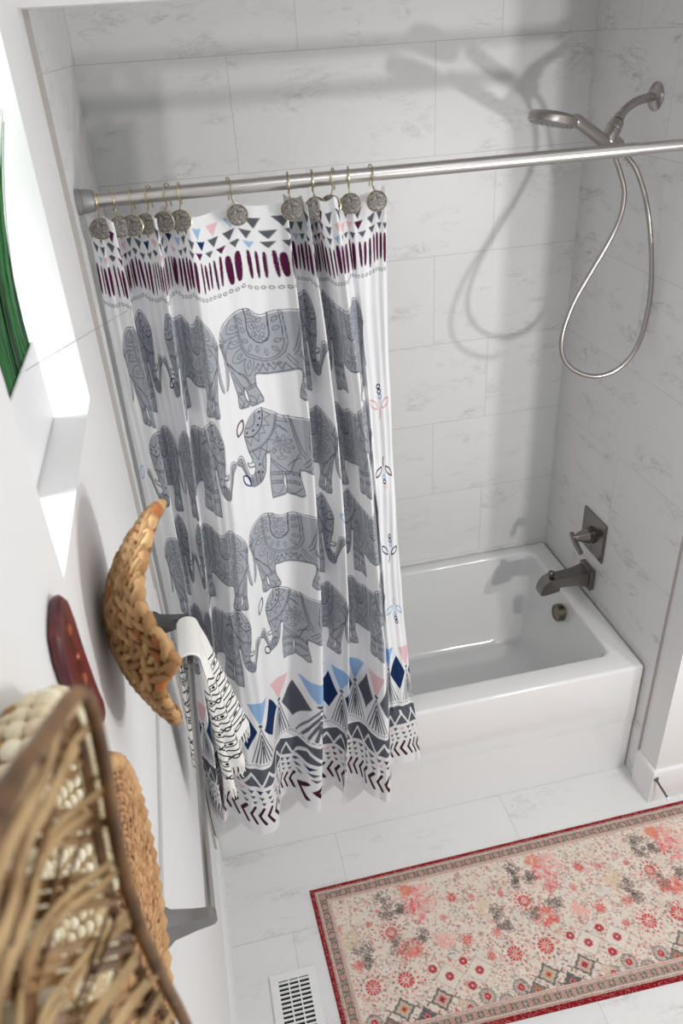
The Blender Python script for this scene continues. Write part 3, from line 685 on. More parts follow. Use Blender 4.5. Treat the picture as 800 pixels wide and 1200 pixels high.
HOOK_S = [0.015, 0.10, 0.37, 0.475, 0.60, 0.69, 0.865, 0.985, 1.085, 1.29, 1.385, 1.56]
sag = np.zeros(ns)
for a, b in zip(HOOK_S[:-1], HOOK_S[1:]):
    m = (S >= a) & (S <= b); u = (S[m] - a) / (b - a); sag[m] = 4 * u * (1 - u) * min(0.026, 0.13 * (b - a))
sag = sag[None, :] * np.exp(-T / 0.45)[:, None]
TT, SS = np.meshgrid(T, S, indexing='ij')
lift = 0.032 * np.clip((SS - 1.40) / 0.08, 0, 1) * (TT / FAB_T) ** 2
wr = 0.0016 * np.sin(SS * 61 + TT * 3.1 + 1.3 * np.sin(TT * 4)) * (0.4 + 0.6 * TT) + 0.0010 * np.sin(SS * 143 + 2.0 * np.sin(TT * 7) + TT * 5)
Y = 0.09 - TT * 0.0730 + O + wr
Z = 2.089 - TT * 0.9962 - sag + lift
X = np.maximum(X + 0.0006 * np.sin(TT * 23 + SS * 40), 0.006)
# keep the cloth clear of the tub apron, and the top hem under the rod
Y = np.where(Z < 0.53, np.minimum(Y, -0.006 - 0.004 * np.sin(SS * 30)), Y)
V = np.stack([X, Y, Z], -1).reshape(-1, 3)
idx = np.arange(ns * nt).reshape(nt, ns)
Fq = np.stack([idx[:-1, :-1], idx[1:, :-1], idx[1:, 1:], idx[:-1, 1:]], -1).reshape(-1, 4)
CLOTH = printed('printed_cotton', 0.85, trans=0.10)
cu = np_mesh('shower_curtain', V, Fq, CLOTH, colors=img.reshape(-1, 3))
tag(cu, 'white shower curtain printed with grey elephants and patterned borders, hanging from the rod', 'shower curtain')

# ------------------------------------------------------------------ curtain hooks
hook = empty('curtain_hook', (0, 0, 0))
bm = bmesh.new()
cz = -0.0055
pts = [(0, 0.0205 * math.sin(a), 0.0205 * math.cos(a)) for a in [math.radians(x) for x in range(-150, 151, 12)]]
pts = [(0, -0.037, -0.034), (0, -0.030, -0.029), (0, -0.020, -0.026)] + [(0, -p_[1] if False else p_[1], p_[2]) for p_ in pts] + [(0, 0.012, -0.026)]
tube(bm, catmull(pts, 3), 0.0016, 8); ring_o = from_bm('wire_ring', bm, GOLD, hook)
bm = bmesh.new(); lathe(bm, (0, -0.041, -0.050), (0, -1, 0.12), [(-0.003, 0), (-0.003, 0.021), (0.0, 0.023), (0.003, 0.023), (0.004, 0.021), (0.0055, 0.016), (0.006, 0)], 32)
for v in bm.verts: v.co.z = -0.050 + (v.co.z + 0.050) * 0.92
disc_o = from_bm('hammered_disc', bm, STONE, hook)
bm = bmesh.new(); lathe(bm, (0, -0.0405, -0.050), (0, -1, 0.12), [(-0.004, 0.0212), (-0.004, 0.0238), (0.0025, 0.0242), (0.0035, 0.0228)], 32)
for v in bm.verts: v.co.z = -0.050 + (v.co.z + 0.050) * 0.92
rim_o = from_bm('gold_rim', bm, GOLD, disc_o)
ORD = ['leftmost', 'second', 'third', 'fourth', 'fifth', 'sixth', 'seventh', 'eighth', 'ninth', 'tenth', 'eleventh', 'rightmost']
HX = [0.046, 0.078, 0.118, 0.154, 0.193, 0.219, 0.325, 0.455, 0.509, 0.556, 0.591, 0.642]
for i, x in enumerate(HX):
    if i == 0: r_ = hook; parts = [(ring_o, []), (disc_o, [rim_o])]
    else:
        r_ = hook.copy(); COL.objects.link(r_)
        for ch, subs in ((ring_o, []), (disc_o, [rim_o])):
            c = ch.copy(); COL.objects.link(c); c.parent = r_
            for g_ in subs:
                d_ = g_.copy(); COL.objects.link(d_); d_.parent = c
    r_.location = (x, RY, RZ); r_.rotation_euler = (0, 0, {3: -0.35, 4: -0.4, 9: -0.4}.get(i, 0.2 * math.sin(i * 2.3)))
    w_ = ORD[i]
    tag(r_, ('%s curtain hook on the rod, a gold wire with a round hammered grey disc' % w_) if i in (0, 11) else ('%s curtain hook from the left on the rod, gold wire with hammered disc' % w_), 'curtain hook', 'gold wire hooks with round discs along the rod')

# ------------------------------------------------------------------ towel bar and towel
BX, BZ, BY0, BY1 = 0.078, 1.237, -0.985, -0.235
tb = empty('towel_bar', (0, (BY0 + BY1) / 2, BZ)); tag(tb, 'brushed metal towel bar on the left wall below the braided crescent basket', 'towel bar')
bm = bmesh.new(); box(bm, (BX - 0.006, BY0 + 0.004, BZ - 0.011), (BX + 0.007, BY1 - 0.004, BZ + 0.011), 0.002); from_bm('bar', bm, CHROME, tb)
for y, s in ((BY0, 1), (BY1, -1)):
    bm = bmesh.new()
    secs = [(0.0035, 0.022, 0.026), (0.010, 0.020, 0.024), (0.020, 0.014, 0.019), (0.055, 0.010, 0.0135), (BX - 0.002, 0.008, 0.0125), (BX + 0.005, 0.007, 0.0115), (BX + 0.009, 0.004, 0.009)]
    loft(bm, [[(x, y + s * 0.006 - hy, BZ - hz_), (x, y + s * 0.006 + hy, BZ - hz_), (x, y + s * 0.006 + hy, BZ + hz_), (x, y + s * 0.006 - hy, BZ + hz_)] for x, hy, hz_ in secs])
    bmesh.ops.bevel(bm, geom=[e for e in bm.edges if len(e.link_faces) == 2 and e.calc_face_angle(0) > 1.0], offset=0.002, segments=2, affect='EDGES')
    from_bm('post', bm, CHROME, tb)

TW, TLn = 0.26, 0.90
tp = Print(TW, TLn, 0.0014, srgb(240, 239, 235)); INK = srgb(22, 22, 34)
def zig(y, a, p, wd):
    P_ = []; x = -p; k = 0
    while x < TW + p: P_.append((x, y + (a if k % 2 else -a))); x += p / 2; k += 1
    tp.line(P_, wd, INK)
def hline(y, wd): tp.line([(0, y), (TW, y)], wd, INK)
def chain(y, r):
    x = 0
    while x < TW: tp.line(ell(x, y, r * 1.5, r, n=9), 0.0052, INK, True); x += r * 3.6
def ladder(y, h):
    hline(y - h, 0.0042); hline(y + h, 0.0042); x = 0
    while x < TW: tp.disc(x, y, 0.007, h * 0.55, INK); tp.poly([(x + 0.014, y - h * .5), (x + 0.026, y - h * .5), (x + 0.026, y + h * .5), (x + 0.014, y + h * .5)], INK); x += 0.042
for b0 in (0.045, 0.17, 0.29, 0.555, 0.665, 0.775):
    zig(b0, 0.006, 0.060, 0.0055); ladder(b0 + 0.030, 0.009); zig(b0 + 0.058, 0.005, 0.060, 0.0050); chain(b0 + 0.082, 0.0065)
timg = tp.out(); n1, n0 = timg.shape[:2]
q_ = (np.arange(n1) + 0.5) / n1 * TLn; w_ = (np.arange(n0) + 0.5) / n0
QQ, WW = np.meshgrid(q_, w_, indexing='ij')
LB = 0.375                       # cloth length hanging behind the bar
arc = math.pi * 0.021
def tow_x(q, w):
    f_ = np.clip((q - LB - arc) / (TLn - LB - arc), 0, 1); bk = np.clip((LB - q) / LB, 0, 1)
    a = np.clip((q - LB) / arc, 0, 1) * math.pi
    x = BX + 0.0005 - 0.021 * np.cos(a); z = BZ + 0.006 + 0.019 * np.sin(a)
    pl = np.sin(w * 2 * math.pi * 2.0 + 0.8)
    x = np.where(q > LB + arc, x + f_ * (0.010 + 0.052 * (1 - w)) + (0.003 + 0.016 * f_) * pl * np.minimum(1, f_ * 8), x)
    z = np.where(q > LB + arc, z - (q - LB - arc) * (0.90 - 0.10 * (1 - w)) , z)
    x = np.where(q < LB, x - bk * 0.018 + (0.002 + 0.005 * bk) * pl * np.minimum(1, bk * 8), x)
    z = np.where(q < LB, z - (LB - q) * 0.985, z)
    return x, z
Xt, Zt = tow_x(QQ, WW)
ff = np.clip((QQ - LB - arc) / (TLn - LB - arc), 0, 1)
Yt = -0.262 - 0.135 * WW + 0.012 * np.sin(WW * 2 * math.pi * 3.0) * (0.3 + 0.7 * ff) - 0.02 * ff * (WW - 0.5)
Vt = np.stack([Xt, Yt, Zt], -1)
# give the cloth a thickness
du = np.gradient(Vt, axis=0); dw = np.gradient(Vt, axis=1); nr = np.cross(du, dw); nr /= np.linalg.norm(nr, axis=-1, keepdims=True) + 1e-9
sgn = 1.0
edge_ = np.minimum(1, np.minimum(WW, 1 - WW) * 14)[..., None] ** 0.5
Va = Vt + nr * 0.004 * edge_; Vb = Vt - nr * 0.004 * edge_
VV = np.concatenate([Va.reshape(-1, 3), Vb.reshape(-1, 3)]); ix = np.arange(n1 * n0).reshape(n1, n0)
F1 = np.stack([ix[:-1, :-1], ix[1:, :-1], ix[1:, 1:], ix[:-1, 1:]], -1).reshape(-1, 4); F2 = F1[:, ::-1] + n1 * n0
TOWM = printed('woven_towel_cotton', 0.95, trans=0.0, bump_s=420)
tw = empty('hand_towel', (BX, -0.33, BZ)); tag(tw, 'white hand towel with black tribal stripes and fringe draped over the bar', 'towel')
np_mesh('towel_cloth', VV, np.concatenate([F1, F2]), TOWM, tw, colors=np.concatenate([timg.reshape(-1, 3)] * 2))
FRM = mat('towel_fringe_cotton', srgb(238, 236, 230), 0.95); rg = random.Random(3)
for end in (n1 - 1, 0):
    bm = bmesh.new()
    for k in range(0, 46):
        j = int((k + 0.5) / 46 * n0); p = Vector(Vt[end, j]); dz = rg.uniform(0.032, 0.05)
        tube(bm, [p + Vector((0, 0, 0.004)), p + Vector((rg.uniform(-.004, .004), rg.uniform(-.003, .003), -dz * 0.5)), p + Vector((rg.uniform(-.008, .006), rg.uniform(-.005, .005), -dz))], [0.0024, 0.0028, 0.0010], 5)
    from_bm('fringe', bm, FRM, tw)

# ------------------------------------------------------------------ woven things on the left wall
def lumps(centers, A, B, C_, nu=8, nv=5):
    """many little ellipsoids: centre and three half-axis vectors each"""
    u = np.linspace(0, 2 * math.pi, nu, endpoint=False); v = np.linspace(0, math.pi, nv)
    P = np.array([[math.cos(a) * math.sin(b), math.sin(a) * math.sin(b), math.cos(b)] for b in v for a in u])
    Fc = [[j * nu + i, j * nu + (i + 1) % nu, (j + 1) * nu + (i + 1) % nu, (j + 1) * nu + i] for j in range(nv - 1) for i in range(nu)]
    c = np.asarray(centers); n = len(c)
    V = c[:, None, :] + P[None, :, 0:1] * np.asarray(B)[:, None, :] + P[None, :, 1:2] * np.asarray(C_)[:, None, :] + P[None, :, 2:3] * np.asarray(A)[:, None, :]
    F = (np.array(Fc)[None] + (np.arange(n) * len(P))[:, None, None]).reshape(-1, 4)
    return V.reshape(-1, 3), F, len(P)
def lump_mesh(name, cs, As, Bs, Cs, cols, m, parent):
    V, F, k = lumps(cs, As, Bs, Cs)
    return np_mesh(name, V, F, m, parent, colors=np.repeat(np.array(cols), k, axis=0))
WICK = printed('dried_grass_fibre', 0.6); nodes(WICK)[2].inputs['Specular IOR Level'].default_value = 0.35
bump(WICK, 260, 0.5, 0.001, stretch=(1, 1, 1))
def fibre(c1, c2, c3):
    t = rg.random(); c = [a + (b - a) * t for a, b in zip(c1, c2)]
    if rg.random() < 0.07: c = c3
    return srgb(*c)

# braided crescent basket (a bowl whose two ends curl out from the wall)
cb = empty('woven_basket', (0.0, -0.78, 1.678)); tag(cb, 'chunky braided seagrass basket curling out from the wall like a crescent above the towel bar', 'basket', 'woven pieces on the left wall')
Cc = np.array([-0.78, 1.678]); ea = np.array([0.377, 0.926]); eb = np.array([-0.926, 0.377])
RIM = [(0, .112), (21, .102), (42, .090), (56, .078), (64, .073), (75, .075), (83, .084), (95, .098), (102, .105), (109, .097), (115, .077), (126, .080), (141, .086), (160, .083), (180, .080),
       (199, .058), (212, .048), (230, .070), (250, .048), (274, .038), (301, .060), (326, .085), (345, .103), (360, .112)]
ra = np.array([r[0] for r in RIM], float); rx_ = np.array([r[1] for r in RIM])
def bowl(th, r, out=0.0):
    """th in degrees, r 0..1"""
    xr = np.interp(th % 360, ra, rx_); x = 0.014 + (xr - 0.014) * r ** 2.0
    yz = Cc + 0.158 * r * math.cos(math.radians(th)) * ea + 0.128 * r * math.sin(math.radians(th)) * eb
    return np.array([x, yz[0], yz[1]])
def frame(th, r):
    p = bowl(th, r); dt = bowl(th + 1.5, r) - bowl(th - 1.5, r); dr = bowl(th, min(1, r + .02)) - bowl(th, r - .02)
    dt /= np.linalg.norm(dt) + 1e-9; dr -= dt * dr.dot(dt); dr /= np.linalg.norm(dr) + 1e-9
    return p, dt, dr, np.cross(dt, dr)
nr_, nt_ = 14, 96
Vs = [bowl(360 * j / nt_, max(0.02, 0.985 * i / nr_)) for i in range(nr_ + 1) for j in range(nt_)]
Fs = [[i * nt_ + j, i * nt_ + (j + 1) % nt_, (i + 1) * nt_ + (j + 1) % nt_, (i + 1) * nt_ + j] for i in range(nr_) for j in range(nt_)]
o = np_mesh('bowl_body', Vs, Fs, vary(mat('dark_seagrass', rough=0.8), srgb(110, 74, 40), srgb(160, 115, 66), 60), cb)
md = o.modifiers.new('thickness', 'SOLIDIFY'); md.thickness = 0.006; md.offset = 0
cs, As, Bs, Cs, cols = [], [], [], [], []
r = 0.10
while r < 1.0:
    per = 2 * math.pi * 0.143 * r; n = max(6, int(per / 0.0185))
    for side in (-1, 1):
        for k in range(n):
            th = 360 * (k + (0.5 if side > 0 else 0)) / n; rr = r + side * 0.031
            if rr < 0.02 or rr > 1.01: continue
            for face in (-1, 1):
                p, t_v, r_v, nv_ = frame(th, min(rr, 0.99))
                ang = math.radians(35 * side + rg.uniform(-8, 8)); ax_ = t_v * math.cos(ang) + r_v * math.sin(ang); bx_ = -t_v * math.sin(ang) + r_v * math.cos(ang)
                cs.append(p + nv_ * 0.005 * face + rg.uniform(-.001, .001) * nv_); As.append(ax_ * rg.uniform(0.014, 0.0175)); Bs.append(bx_ * 0.0062); Cs.append(nv_ * 0.0062)
                cols.append(fibre((132, 98, 60), (180, 144, 100), (140, 88, 46)))
    r += 0.128
lump_mesh('braid', cs, As, Bs, Cs, cols, WICK, cb)
cs, As, Bs, Cs, cols = [], [], [], [], []
for k in range(54):
    th = 360 * k / 54; p, t_v, r_v, nv_ = frame(th, 0.985)
    ang = math.radians(28 + rg.uniform(-6, 6)) * (1 if k % 2 else -1); ax_ = t_v * math.cos(ang) + r_v * math.sin(ang); bx_ = -t_v * math.sin(ang) + r_v * math.cos(ang)
    cs.append(p); As.append(ax_ * 0.0165); Bs.append(bx_ * 0.0085); Cs.append(nv_ * 0.0085); cols.append(fibre((160, 118, 74), (204, 164, 116), (176, 108, 60)))
lump_mesh('braided_rim', cs, As, Bs, Cs, cols, WICK, cb)

# round seagrass plate flat on the wall
PCY, PCZ, PR = -1.176, 1.505, 0.226
pl = empty('woven_basket', (0, PCY, PCZ)); tag(pl, 'round flat seagrass plate with a wrapped rim on the wall beside the towel bar', 'basket', 'woven pieces on the left wall')
bm = bmesh.new(); lathe(bm, (0.002, PCY, PCZ), (1, 0, 0), [(0, 0), (0, PR - 0.012), (0.010, PR - 0.006), (0.016, PR - 0.010), (0.013, PR * 0.7), (0.011, 0)], 72)
from_bm('plate_core', bm, vary(mat('brown_seagrass', rough=0.85), srgb(120, 78, 46), srgb(165, 118, 80), 90), pl)
cs, As, Bs, Cs, cols = [], [], [], [], []
r = 0.006
while r < PR - 0.016:
    n = max(4, int(2 * math.pi * r / 0.0098)); r_n = r / PR
    for k in range(n):
        a = 2 * math.pi * (k + rg.uniform(-.2, .2)) / n + r * 40; rv = np.array([0, math.cos(a), math.sin(a)]); tv = np.array([0, -math.sin(a), math.cos(a)])
        tl = math.radians(rg.uniform(14, 34)); ax_ = tv * math.cos(tl) + rv * math.sin(tl); bx_ = -tv * math.sin(tl) + rv * math.cos(tl); nx = np.array([1.0, 0, 0])
        ax_ = ax_ * math.cos(.25) + nx * math.sin(.25); cxx = np.cross(ax_, bx_)
        cs.append(np.array([0.0145 + 0.004 * r_n + rg.uniform(-.0008, .0008), PCY, PCZ]) + rv * (r + rg.uniform(-.001, .001))); As.append(ax_ * rg.uniform(0.0062, 0.0085)); Bs.append(bx_ * 0.0030); Cs.append(cxx * 0.0030)
        cols.append(fibre((166, 122, 80), (212, 170, 124), (120, 78, 44)))
    r += 0.0074
lump_mesh('woven_face', cs, As, Bs, Cs, cols, WICK, pl)
def rim_wraps(name, c, R_, minor, n, parent, c1, c2, c3, wmul=1.0):
    cs, As, Bs, Cs, cols = [], [], [], [], []
    for k in range(n):
        a = 2 * math.pi * k / n; rv = np.array([0, math.cos(a), math.sin(a)]); tv = np.array([0, -math.sin(a), math.cos(a)]); nx = np.array([1.0, 0, 0])
        half = 2 * math.pi * R_ / n / 2 * 1.35 * wmul
        cs.append(np.array(c) + rv * R_); As.append(tv * half); Bs.append((rv * 0.94 + tv * 0.25) * minor * rg.uniform(.92, 1.06)); Cs.append(nx * minor * 1.05); cols.append(fibre(c1, c2, c3))
    return lump_mesh(name, cs, As, Bs, Cs, cols, WICK, parent)
rim_wraps('wrapped_rim', (0.0155, PCY, PCZ), PR - 0.010, 0.0125, 58, pl, (176, 134, 90), (212, 172, 126), (144, 98, 58))

# small cream coiled basket behind the openwork one
QY, QZ, QR = -1.290, 1.845, 0.131
b2 = empty('woven_basket', (0, QY, QZ)); tag(b2, 'cream coiled basket with tan stitching, behind the big openwork basket', 'basket', 'woven pieces on the left wall')
bm = bmesh.new(); lathe(bm, (0.002, QY, QZ), (1, 0, 0), [(0, 0), (0, QR - 0.02), (0.030, QR - 0.004), (0.036, QR - 0.006), (0.036, QR - 0.014), (0.010, QR - 0.03), (0.008, 0)], 60)
from_bm('coil_core', bm, mat('tan_coil', srgb(206, 184, 146), 0.85), b2)
cs, As, Bs, Cs, cols = [], [], [], [], []
for ri in range(9):
    r = 0.012 + 0.0135 * ri; n = max(5, int(2 * math.pi * r / 0.016))
    for k in range(n):
        a = 2 * math.pi * (k + 0.5 * (ri % 2)) / n; rv = np.array([0, math.cos(a), math.sin(a)]); tv = np.array([0, -math.sin(a), math.cos(a)]); nx = np.array([1.0, 0, 0])
        x = 0.016 + 0.022 * (r / QR) ** 2.5
        cs.append(np.array([x, QY, QZ]) + rv * r); As.append((tv * 0.9 + rv * 0.2) * 0.0068); Bs.append(rv * 0.0056); Cs.append(nx * 0.0050); cols.append(fibre((226, 212, 180), (244, 236, 214), (196, 150, 96)))
lump_mesh('cream_coils', cs, As, Bs, Cs, cols, WICK, b2)
rim_wraps('wrapped_rim', (0.036, QY, QZ), QR - 0.006, 0.010, 44, b2, (222, 206, 172), (240, 230, 204), (190, 146, 92), 0.8)
rim_wraps('side_coil', (0.022, QY, QZ), QR - 0.006, 0.009, 40, b2, (222, 206, 172), (240, 230, 204), (176, 130, 80), 0.78)
rim_wraps('side_coil', (0.010, QY, QZ), QR - 0.012, 0.009, 42, b2, (214, 196, 160), (236, 224, 196), (176, 130, 80), 0.78)

# big openwork basket nearest the camera
b1 = empty('woven_basket', (0.09, -1.58, 1.87)); tag(b1, 'large openwork cane basket with a lattice of brown strips, nearest in the lower left corner', 'basket', 'woven pieces on the left wall')
OUT = [(-1.508, 2.185), (-1.466, 2.162), (-1.402, 2.126), (-1.378, 2.096), (-1.388, 2.058), (-1.410, 2.02), (-1.419, 1.968), (-1.408, 1.884), (-1.388, 1.75), (-1.40, 1.62), (-1.46, 1.55), (-1.6, 1.52), (-1.72, 1.56), (-1.78, 1.7), (-1.79, 1.9), (-1.76, 2.06), (-1.67, 2.17), (-1.58, 2.20)]
OC = np.array([-1.585, 1.87]); ol = np.array([(v.x, v.y) for v in catmull([(a, b, 0) for a, b in OUT], 8, True)])
ol = OC + (ol - OC) * (1 - 0.012 / np.linalg.norm(ol - OC, axis=1, keepdims=True))
oa = np.arctan2(ol[:, 1] - OC[1], ol[:, 0] - OC[0]); orr = np.hypot(ol[:, 0] - OC[0], ol[:, 1] - OC[1]); so = np.argsort(oa); oa, orr = oa[so], orr[so]
def rho(y, z):
    a = math.atan2(z - OC[1], y - OC[0]); return math.hypot(y - OC[0], z - OC[1]) / float(np.interp(a, oa, orr, period=2 * math.pi))
def sx(y, z): return 0.105 - 0.052 * (1 - min(1, rho(y, z)) ** 3.0)
CANE = vary(mat('brown_cane', rough=0.45), srgb(98, 68, 36), srgb(166, 128, 82), 30, (1, 1, 1))
CANE2 = vary(mat('pale_cane', rough=0.45), srgb(160, 128, 84), srgb(214, 182, 132), 30)
CANE3 = vary(mat('dark_cane', rough=0.5), srgb(92, 62, 34), srgb(142, 104, 64), 40)
bump(CANE, 200, 0.3, 0.001)
for fam, (ang, gap, grp, mt) in enumerate(((math.radians(-58), 0.031, 3, CANE), (math.radians(38), 0.030, 2, CANE3), (math.radians(-8), 0.036, 2, CANE2))):
    bm = bmesh.new(); d_ = (math.cos(ang), math.sin(ang)); n_ = (-d_[1], d_[0]); c0 = -0.46; idx_ = 0
    while c0 < 0.46:
        for g in range(grp):
            c = c0 + g * 0.0066; run = []
            sgo = -0.5
            while sgo <= 0.5:
                y = OC[0] + n_[0] * c + d_[0] * sgo; z = OC[1] + n_[1] * c + d_[1] * sgo
                if rho(y, z) < 0.992: run.append((y, z, sgo))
                elif run: break
                sgo += 0.009
            if len(run) > 3:
                pts = [(sx(y, z) + 0.0022 * (fam - 1) + 0.0018 * math.sin((s_ / 0.036 + idx_ + fam) * math.pi), y, z) for y, z, s_ in run]
                A_, B_ = [], []
                rings = []
                for p in pts:
                    for sg, st in ((-1, A_), (1, B_)): st.append((p[0], p[1] + n_[0] * 0.0027 * sg, p[2] + n_[1] * 0.0027 * sg))
                lo_ = [[(a[0] - 0.0007, a[1], a[2]), (b[0] - 0.0007, b[1], b[2]), (b[0] + 0.0005, b[1], b[2]), ((a[0] + b[0]) / 2 + 0.0012, (a[1] + b[1]) / 2, (a[2] + b[2]) / 2), (a[0] + 0.0005, a[1], a[2])] for a, b in zip(A_, B_)]
                loft(bm, lo_)
        c0 += gap; idx_ += 1
    from_bm('cane_lattice', bm, mt, b1)
bm = bmesh.new(); tube(bm, [(0.106, a, b) for a, b in ol], 0.0042, 12, closed=True)
tube(bm, [(0.097, OC[0] + (a - OC[0]) * 0.975, OC[1] + (b - OC[1]) * 0.975) for a, b in ol], 0.0032, 10, closed=True)
from_bm('rim', bm, CANE3, b1)

# dark red carved plaque
pq = empty('wall_plaque', (0, -1.02, 1.80)); tag(pq, 'dark red carved wooden plaque on the white wall, left of the braided crescent basket', 'wall plaque')
PO = [(-1.012, 1.897), (-1.000, 1.894), (-0.984, 1.876), (-0.980, 1.850), (-0.981, 1.826), (-0.979, 1.793), (-0.974, 1.755), (-0.968, 1.715), (-0.960, 1.690), (-0.966, 1.680), (-0.980, 1.682), (-1.006, 1.696), (-1.018, 1.686), (-1.034, 1.684), (-1.050, 1.694), (-1.068, 1.728), (-1.074, 1.775), (-1.070, 1.830), (-1.069, 1.862), (-1.058, 1.884), (-1.040, 1.892)]
bm = bmesh.new(); pc = (-1.018, 1.80)
loft(bm, [[(x, pc[0] + (y - pc[0]) * s, pc[1] + (z - pc[1]) * s) for y, z in PO] for x, s in ((0.001, 0.95), (0.004, 0.99), (0.010, 1.0), (0.0135, 0.96), (0.015, 0.86), (0.0135, 0.72), (0.013, 0.4))])
REDW = vary(mat('dark_red_wood', rough=0.32), srgb(58, 18, 26), srgb(118, 42, 44), 40, (1, 1, 0.25)); from_bm('carved_body', bm, REDW, pq, auto=25)
BOSSM = vary(mat('reddish_brown_wood', rough=0.3), srgb(120, 52, 34), srgb(160, 84, 50), 60)
for y, z, r in ((-1.020, 1.860, 0.007), (-1.022, 1.825, 0.005), (-1.02, 1.79, 0.008), (-1.022, 1.755, 0.006)):
    bm = bmesh.new(); lathe(bm, (0.0115, y, z), (1, 0, 0), [(0, r), (0.004, r * 0.9), (0.006, r * 0.5), (0.006, 0)], 20); from_bm('carved_boss', bm, BOSSM, pq)

# ------------------------------------------------------------------ potted grass in the window
pt = empty('potted_grass', (-0.092, -0.56, WZ0)); tag(pt, 'tall green artificial grass in a white rectangular planter on the window sill', 'potted plant')
PX0, PX1, PY0, PY1, PZ1 = -0.140, -0.055, -0.71, -0.425, 1.992
bm = bmesh.new()
R = []
z0 = WZ0 + 0.0005
for (ins, z) in ((0.003, z0), (0, z0 + 0.003), (0, PZ1 - 0.001), (0.001, PZ1), (0.004, PZ1), (0.005, PZ1 - 0.001), (0.006, PZ1 - 0.012), (0.02, PZ1 - 0.0125)):
    R.append(rrect(PX0 + ins, PX1 - ins, PY0 + ins, PY1 - ins, 0.003, z, 3))
loft(bm, R); from_bm('planter', bm, mat('white_planter', (0.80, 0.80, 0.82), 0.4), pt, auto=40)
bm = bmesh.new(); box(bm, (PX0 + 0.006, PY0 + 0.006, PZ1 - 0.0125), (PX1 - 0.006, PY1 - 0.006, PZ1 - 0.006)); from_bm('soil', bm, SOIL, pt, smooth=False)
gr = random.Random(11); Vg, Fg = [], []
for k in range(900):
    x = gr.uniform(PX0 + 0.010, PX1 - 0.008); y = gr.uniform(PY0 + 0.012, PY1 - 0.008)
    if k < 330: x = PX1 - gr.uniform(0.007, 0.014)
    elif k < 420: y = PY1 - gr.uniform(0.007, 0.014)
    h = gr.uniform(0.32, 0.46); lx = gr.uniform(-0.02, 0.060); ly = gr.uniform(-0.03, 0.045); wd = gr.uniform(0.0020, 0.0042); a = gr.uniform(0, math.pi)
    if y + ly > PY1 + 0.045: ly = PY1 + 0.045 - y
    if x + lx < -0.145: lx = -0.145 - x
    dx, dy = math.cos(a) * wd, math.sin(a) * wd; b0 = len(Vg); nsg = 7
    for i in range(nsg + 1):
        t = i / nsg; w2 = (1 - t ** 2.5) * 0.9 + 0.1
        cx, cy, cz_ = x + lx * t * t, y + ly * t * t, PZ1 - 0.012 + h * t
        nx_, ny_ = -math.sin(a) * 0.0006, math.cos(a) * 0.0006
        Vg += [(cx - dx * w2, cy - dy * w2, cz_), (cx + nx_, cy + ny_, cz_), (cx + dx * w2, cy + dy * w2, cz_), (cx - nx_, cy - ny_, cz_)]
    for i in range(nsg):
        q0 = b0 + 4 * i
        for j in range(4): Fg.append((q0 + j, q0 + (j + 1) % 4, q0 + 4 + (j + 1) % 4, q0 + 4 + j))
tag(np_mesh('grass_blades', Vg, Fg, GRASS, pt), kind='stuff')

# thin cord stretched across the corner
cd = bmesh.new(); tube(cd, [(-0.053, -0.553, 1.9885), (0.0025, -0.3721, 1.9677), (0.0670, 0.040, 1.8925)], 0.0006, 6)
tag(from_bm('cord', cd, mat('grey_cord', srgb(150, 148, 148), 0.7)), 'thin grey cord stretched from the white planter to the left side of the curtain', 'cord')

# ------------------------------------------------------------------ rug
RW, RH = 1.80, 0.530
rp = Print(RW, RH, 0.0021, srgb(222, 209, 196)); rr = random.Random(5)
CRM = srgb(222, 209, 196); RED = srgb(198, 36, 48); ROSE = srgb(214, 106, 104); DPINK = srgb(222, 62, 88); LP = srgb(230, 170, 160); GRY = srgb(104, 98, 94); DGR = srgb(72, 68, 70); TAN = srgb(186, 160, 138); ORG = srgb(220, 120, 84); RMAR = srgb(138, 24, 34)
# worn, blotchy ground
for k in range(900):
    x, y = rr.uniform(0, RW), rr.uniform(0, RH); c = rr.choice((srgb(230, 221, 210), srgb(212, 198, 184), srgb(226, 204, 192), srgb(226, 216, 200), srgb(218, 212, 206)))
    rp.disc(x, y, rr.uniform(.01, .035), rr.uniform(.008, .025), c, 0.35, rr.uniform(0, 3))
# scattered small flowers, buds and stems
def floret(x, y, r, c, c2, n=6, op=0.85):
    for k in range(n):
        a = 2 * math.pi * k / n + x * 50; rp.poly(leafp(x + r * .62 * math.cos(a), y + r * .62 * math.sin(a), r * .75, r * .42, a), c, op)
    rp.disc(x, y, r * .28, r * .28, c2, op)
for k in range(8500):
    x, y = rr.uniform(0.06, RW), rr.uniform(0.055, RH - 0.055); u = rr.random(); c = rr.choice((ROSE, RED, RED, GRY, GRY, DGR, TAN, LP, srgb(150, 142, 132)))
    if u < 0.45: rp.disc(x, y, rr.uniform(.0016, .0034), rr.uniform(.0016, .003), c, 0.7)
    elif u < 0.8: rp.poly(leafp(x, y, rr.uniform(.008, .015), rr.uniform(.003, .0055), rr.uniform(0, 3.1)), c, 0.6)
    else:
        a = rr.uniform(0, 6.3); rp.line([(x + 0.008 * math.cos(a + j * .5), y + 0.008 * math.sin(a + j * .5)) for j in range(5)], 0.0016, c, op=0.6)
PER = 0.4365
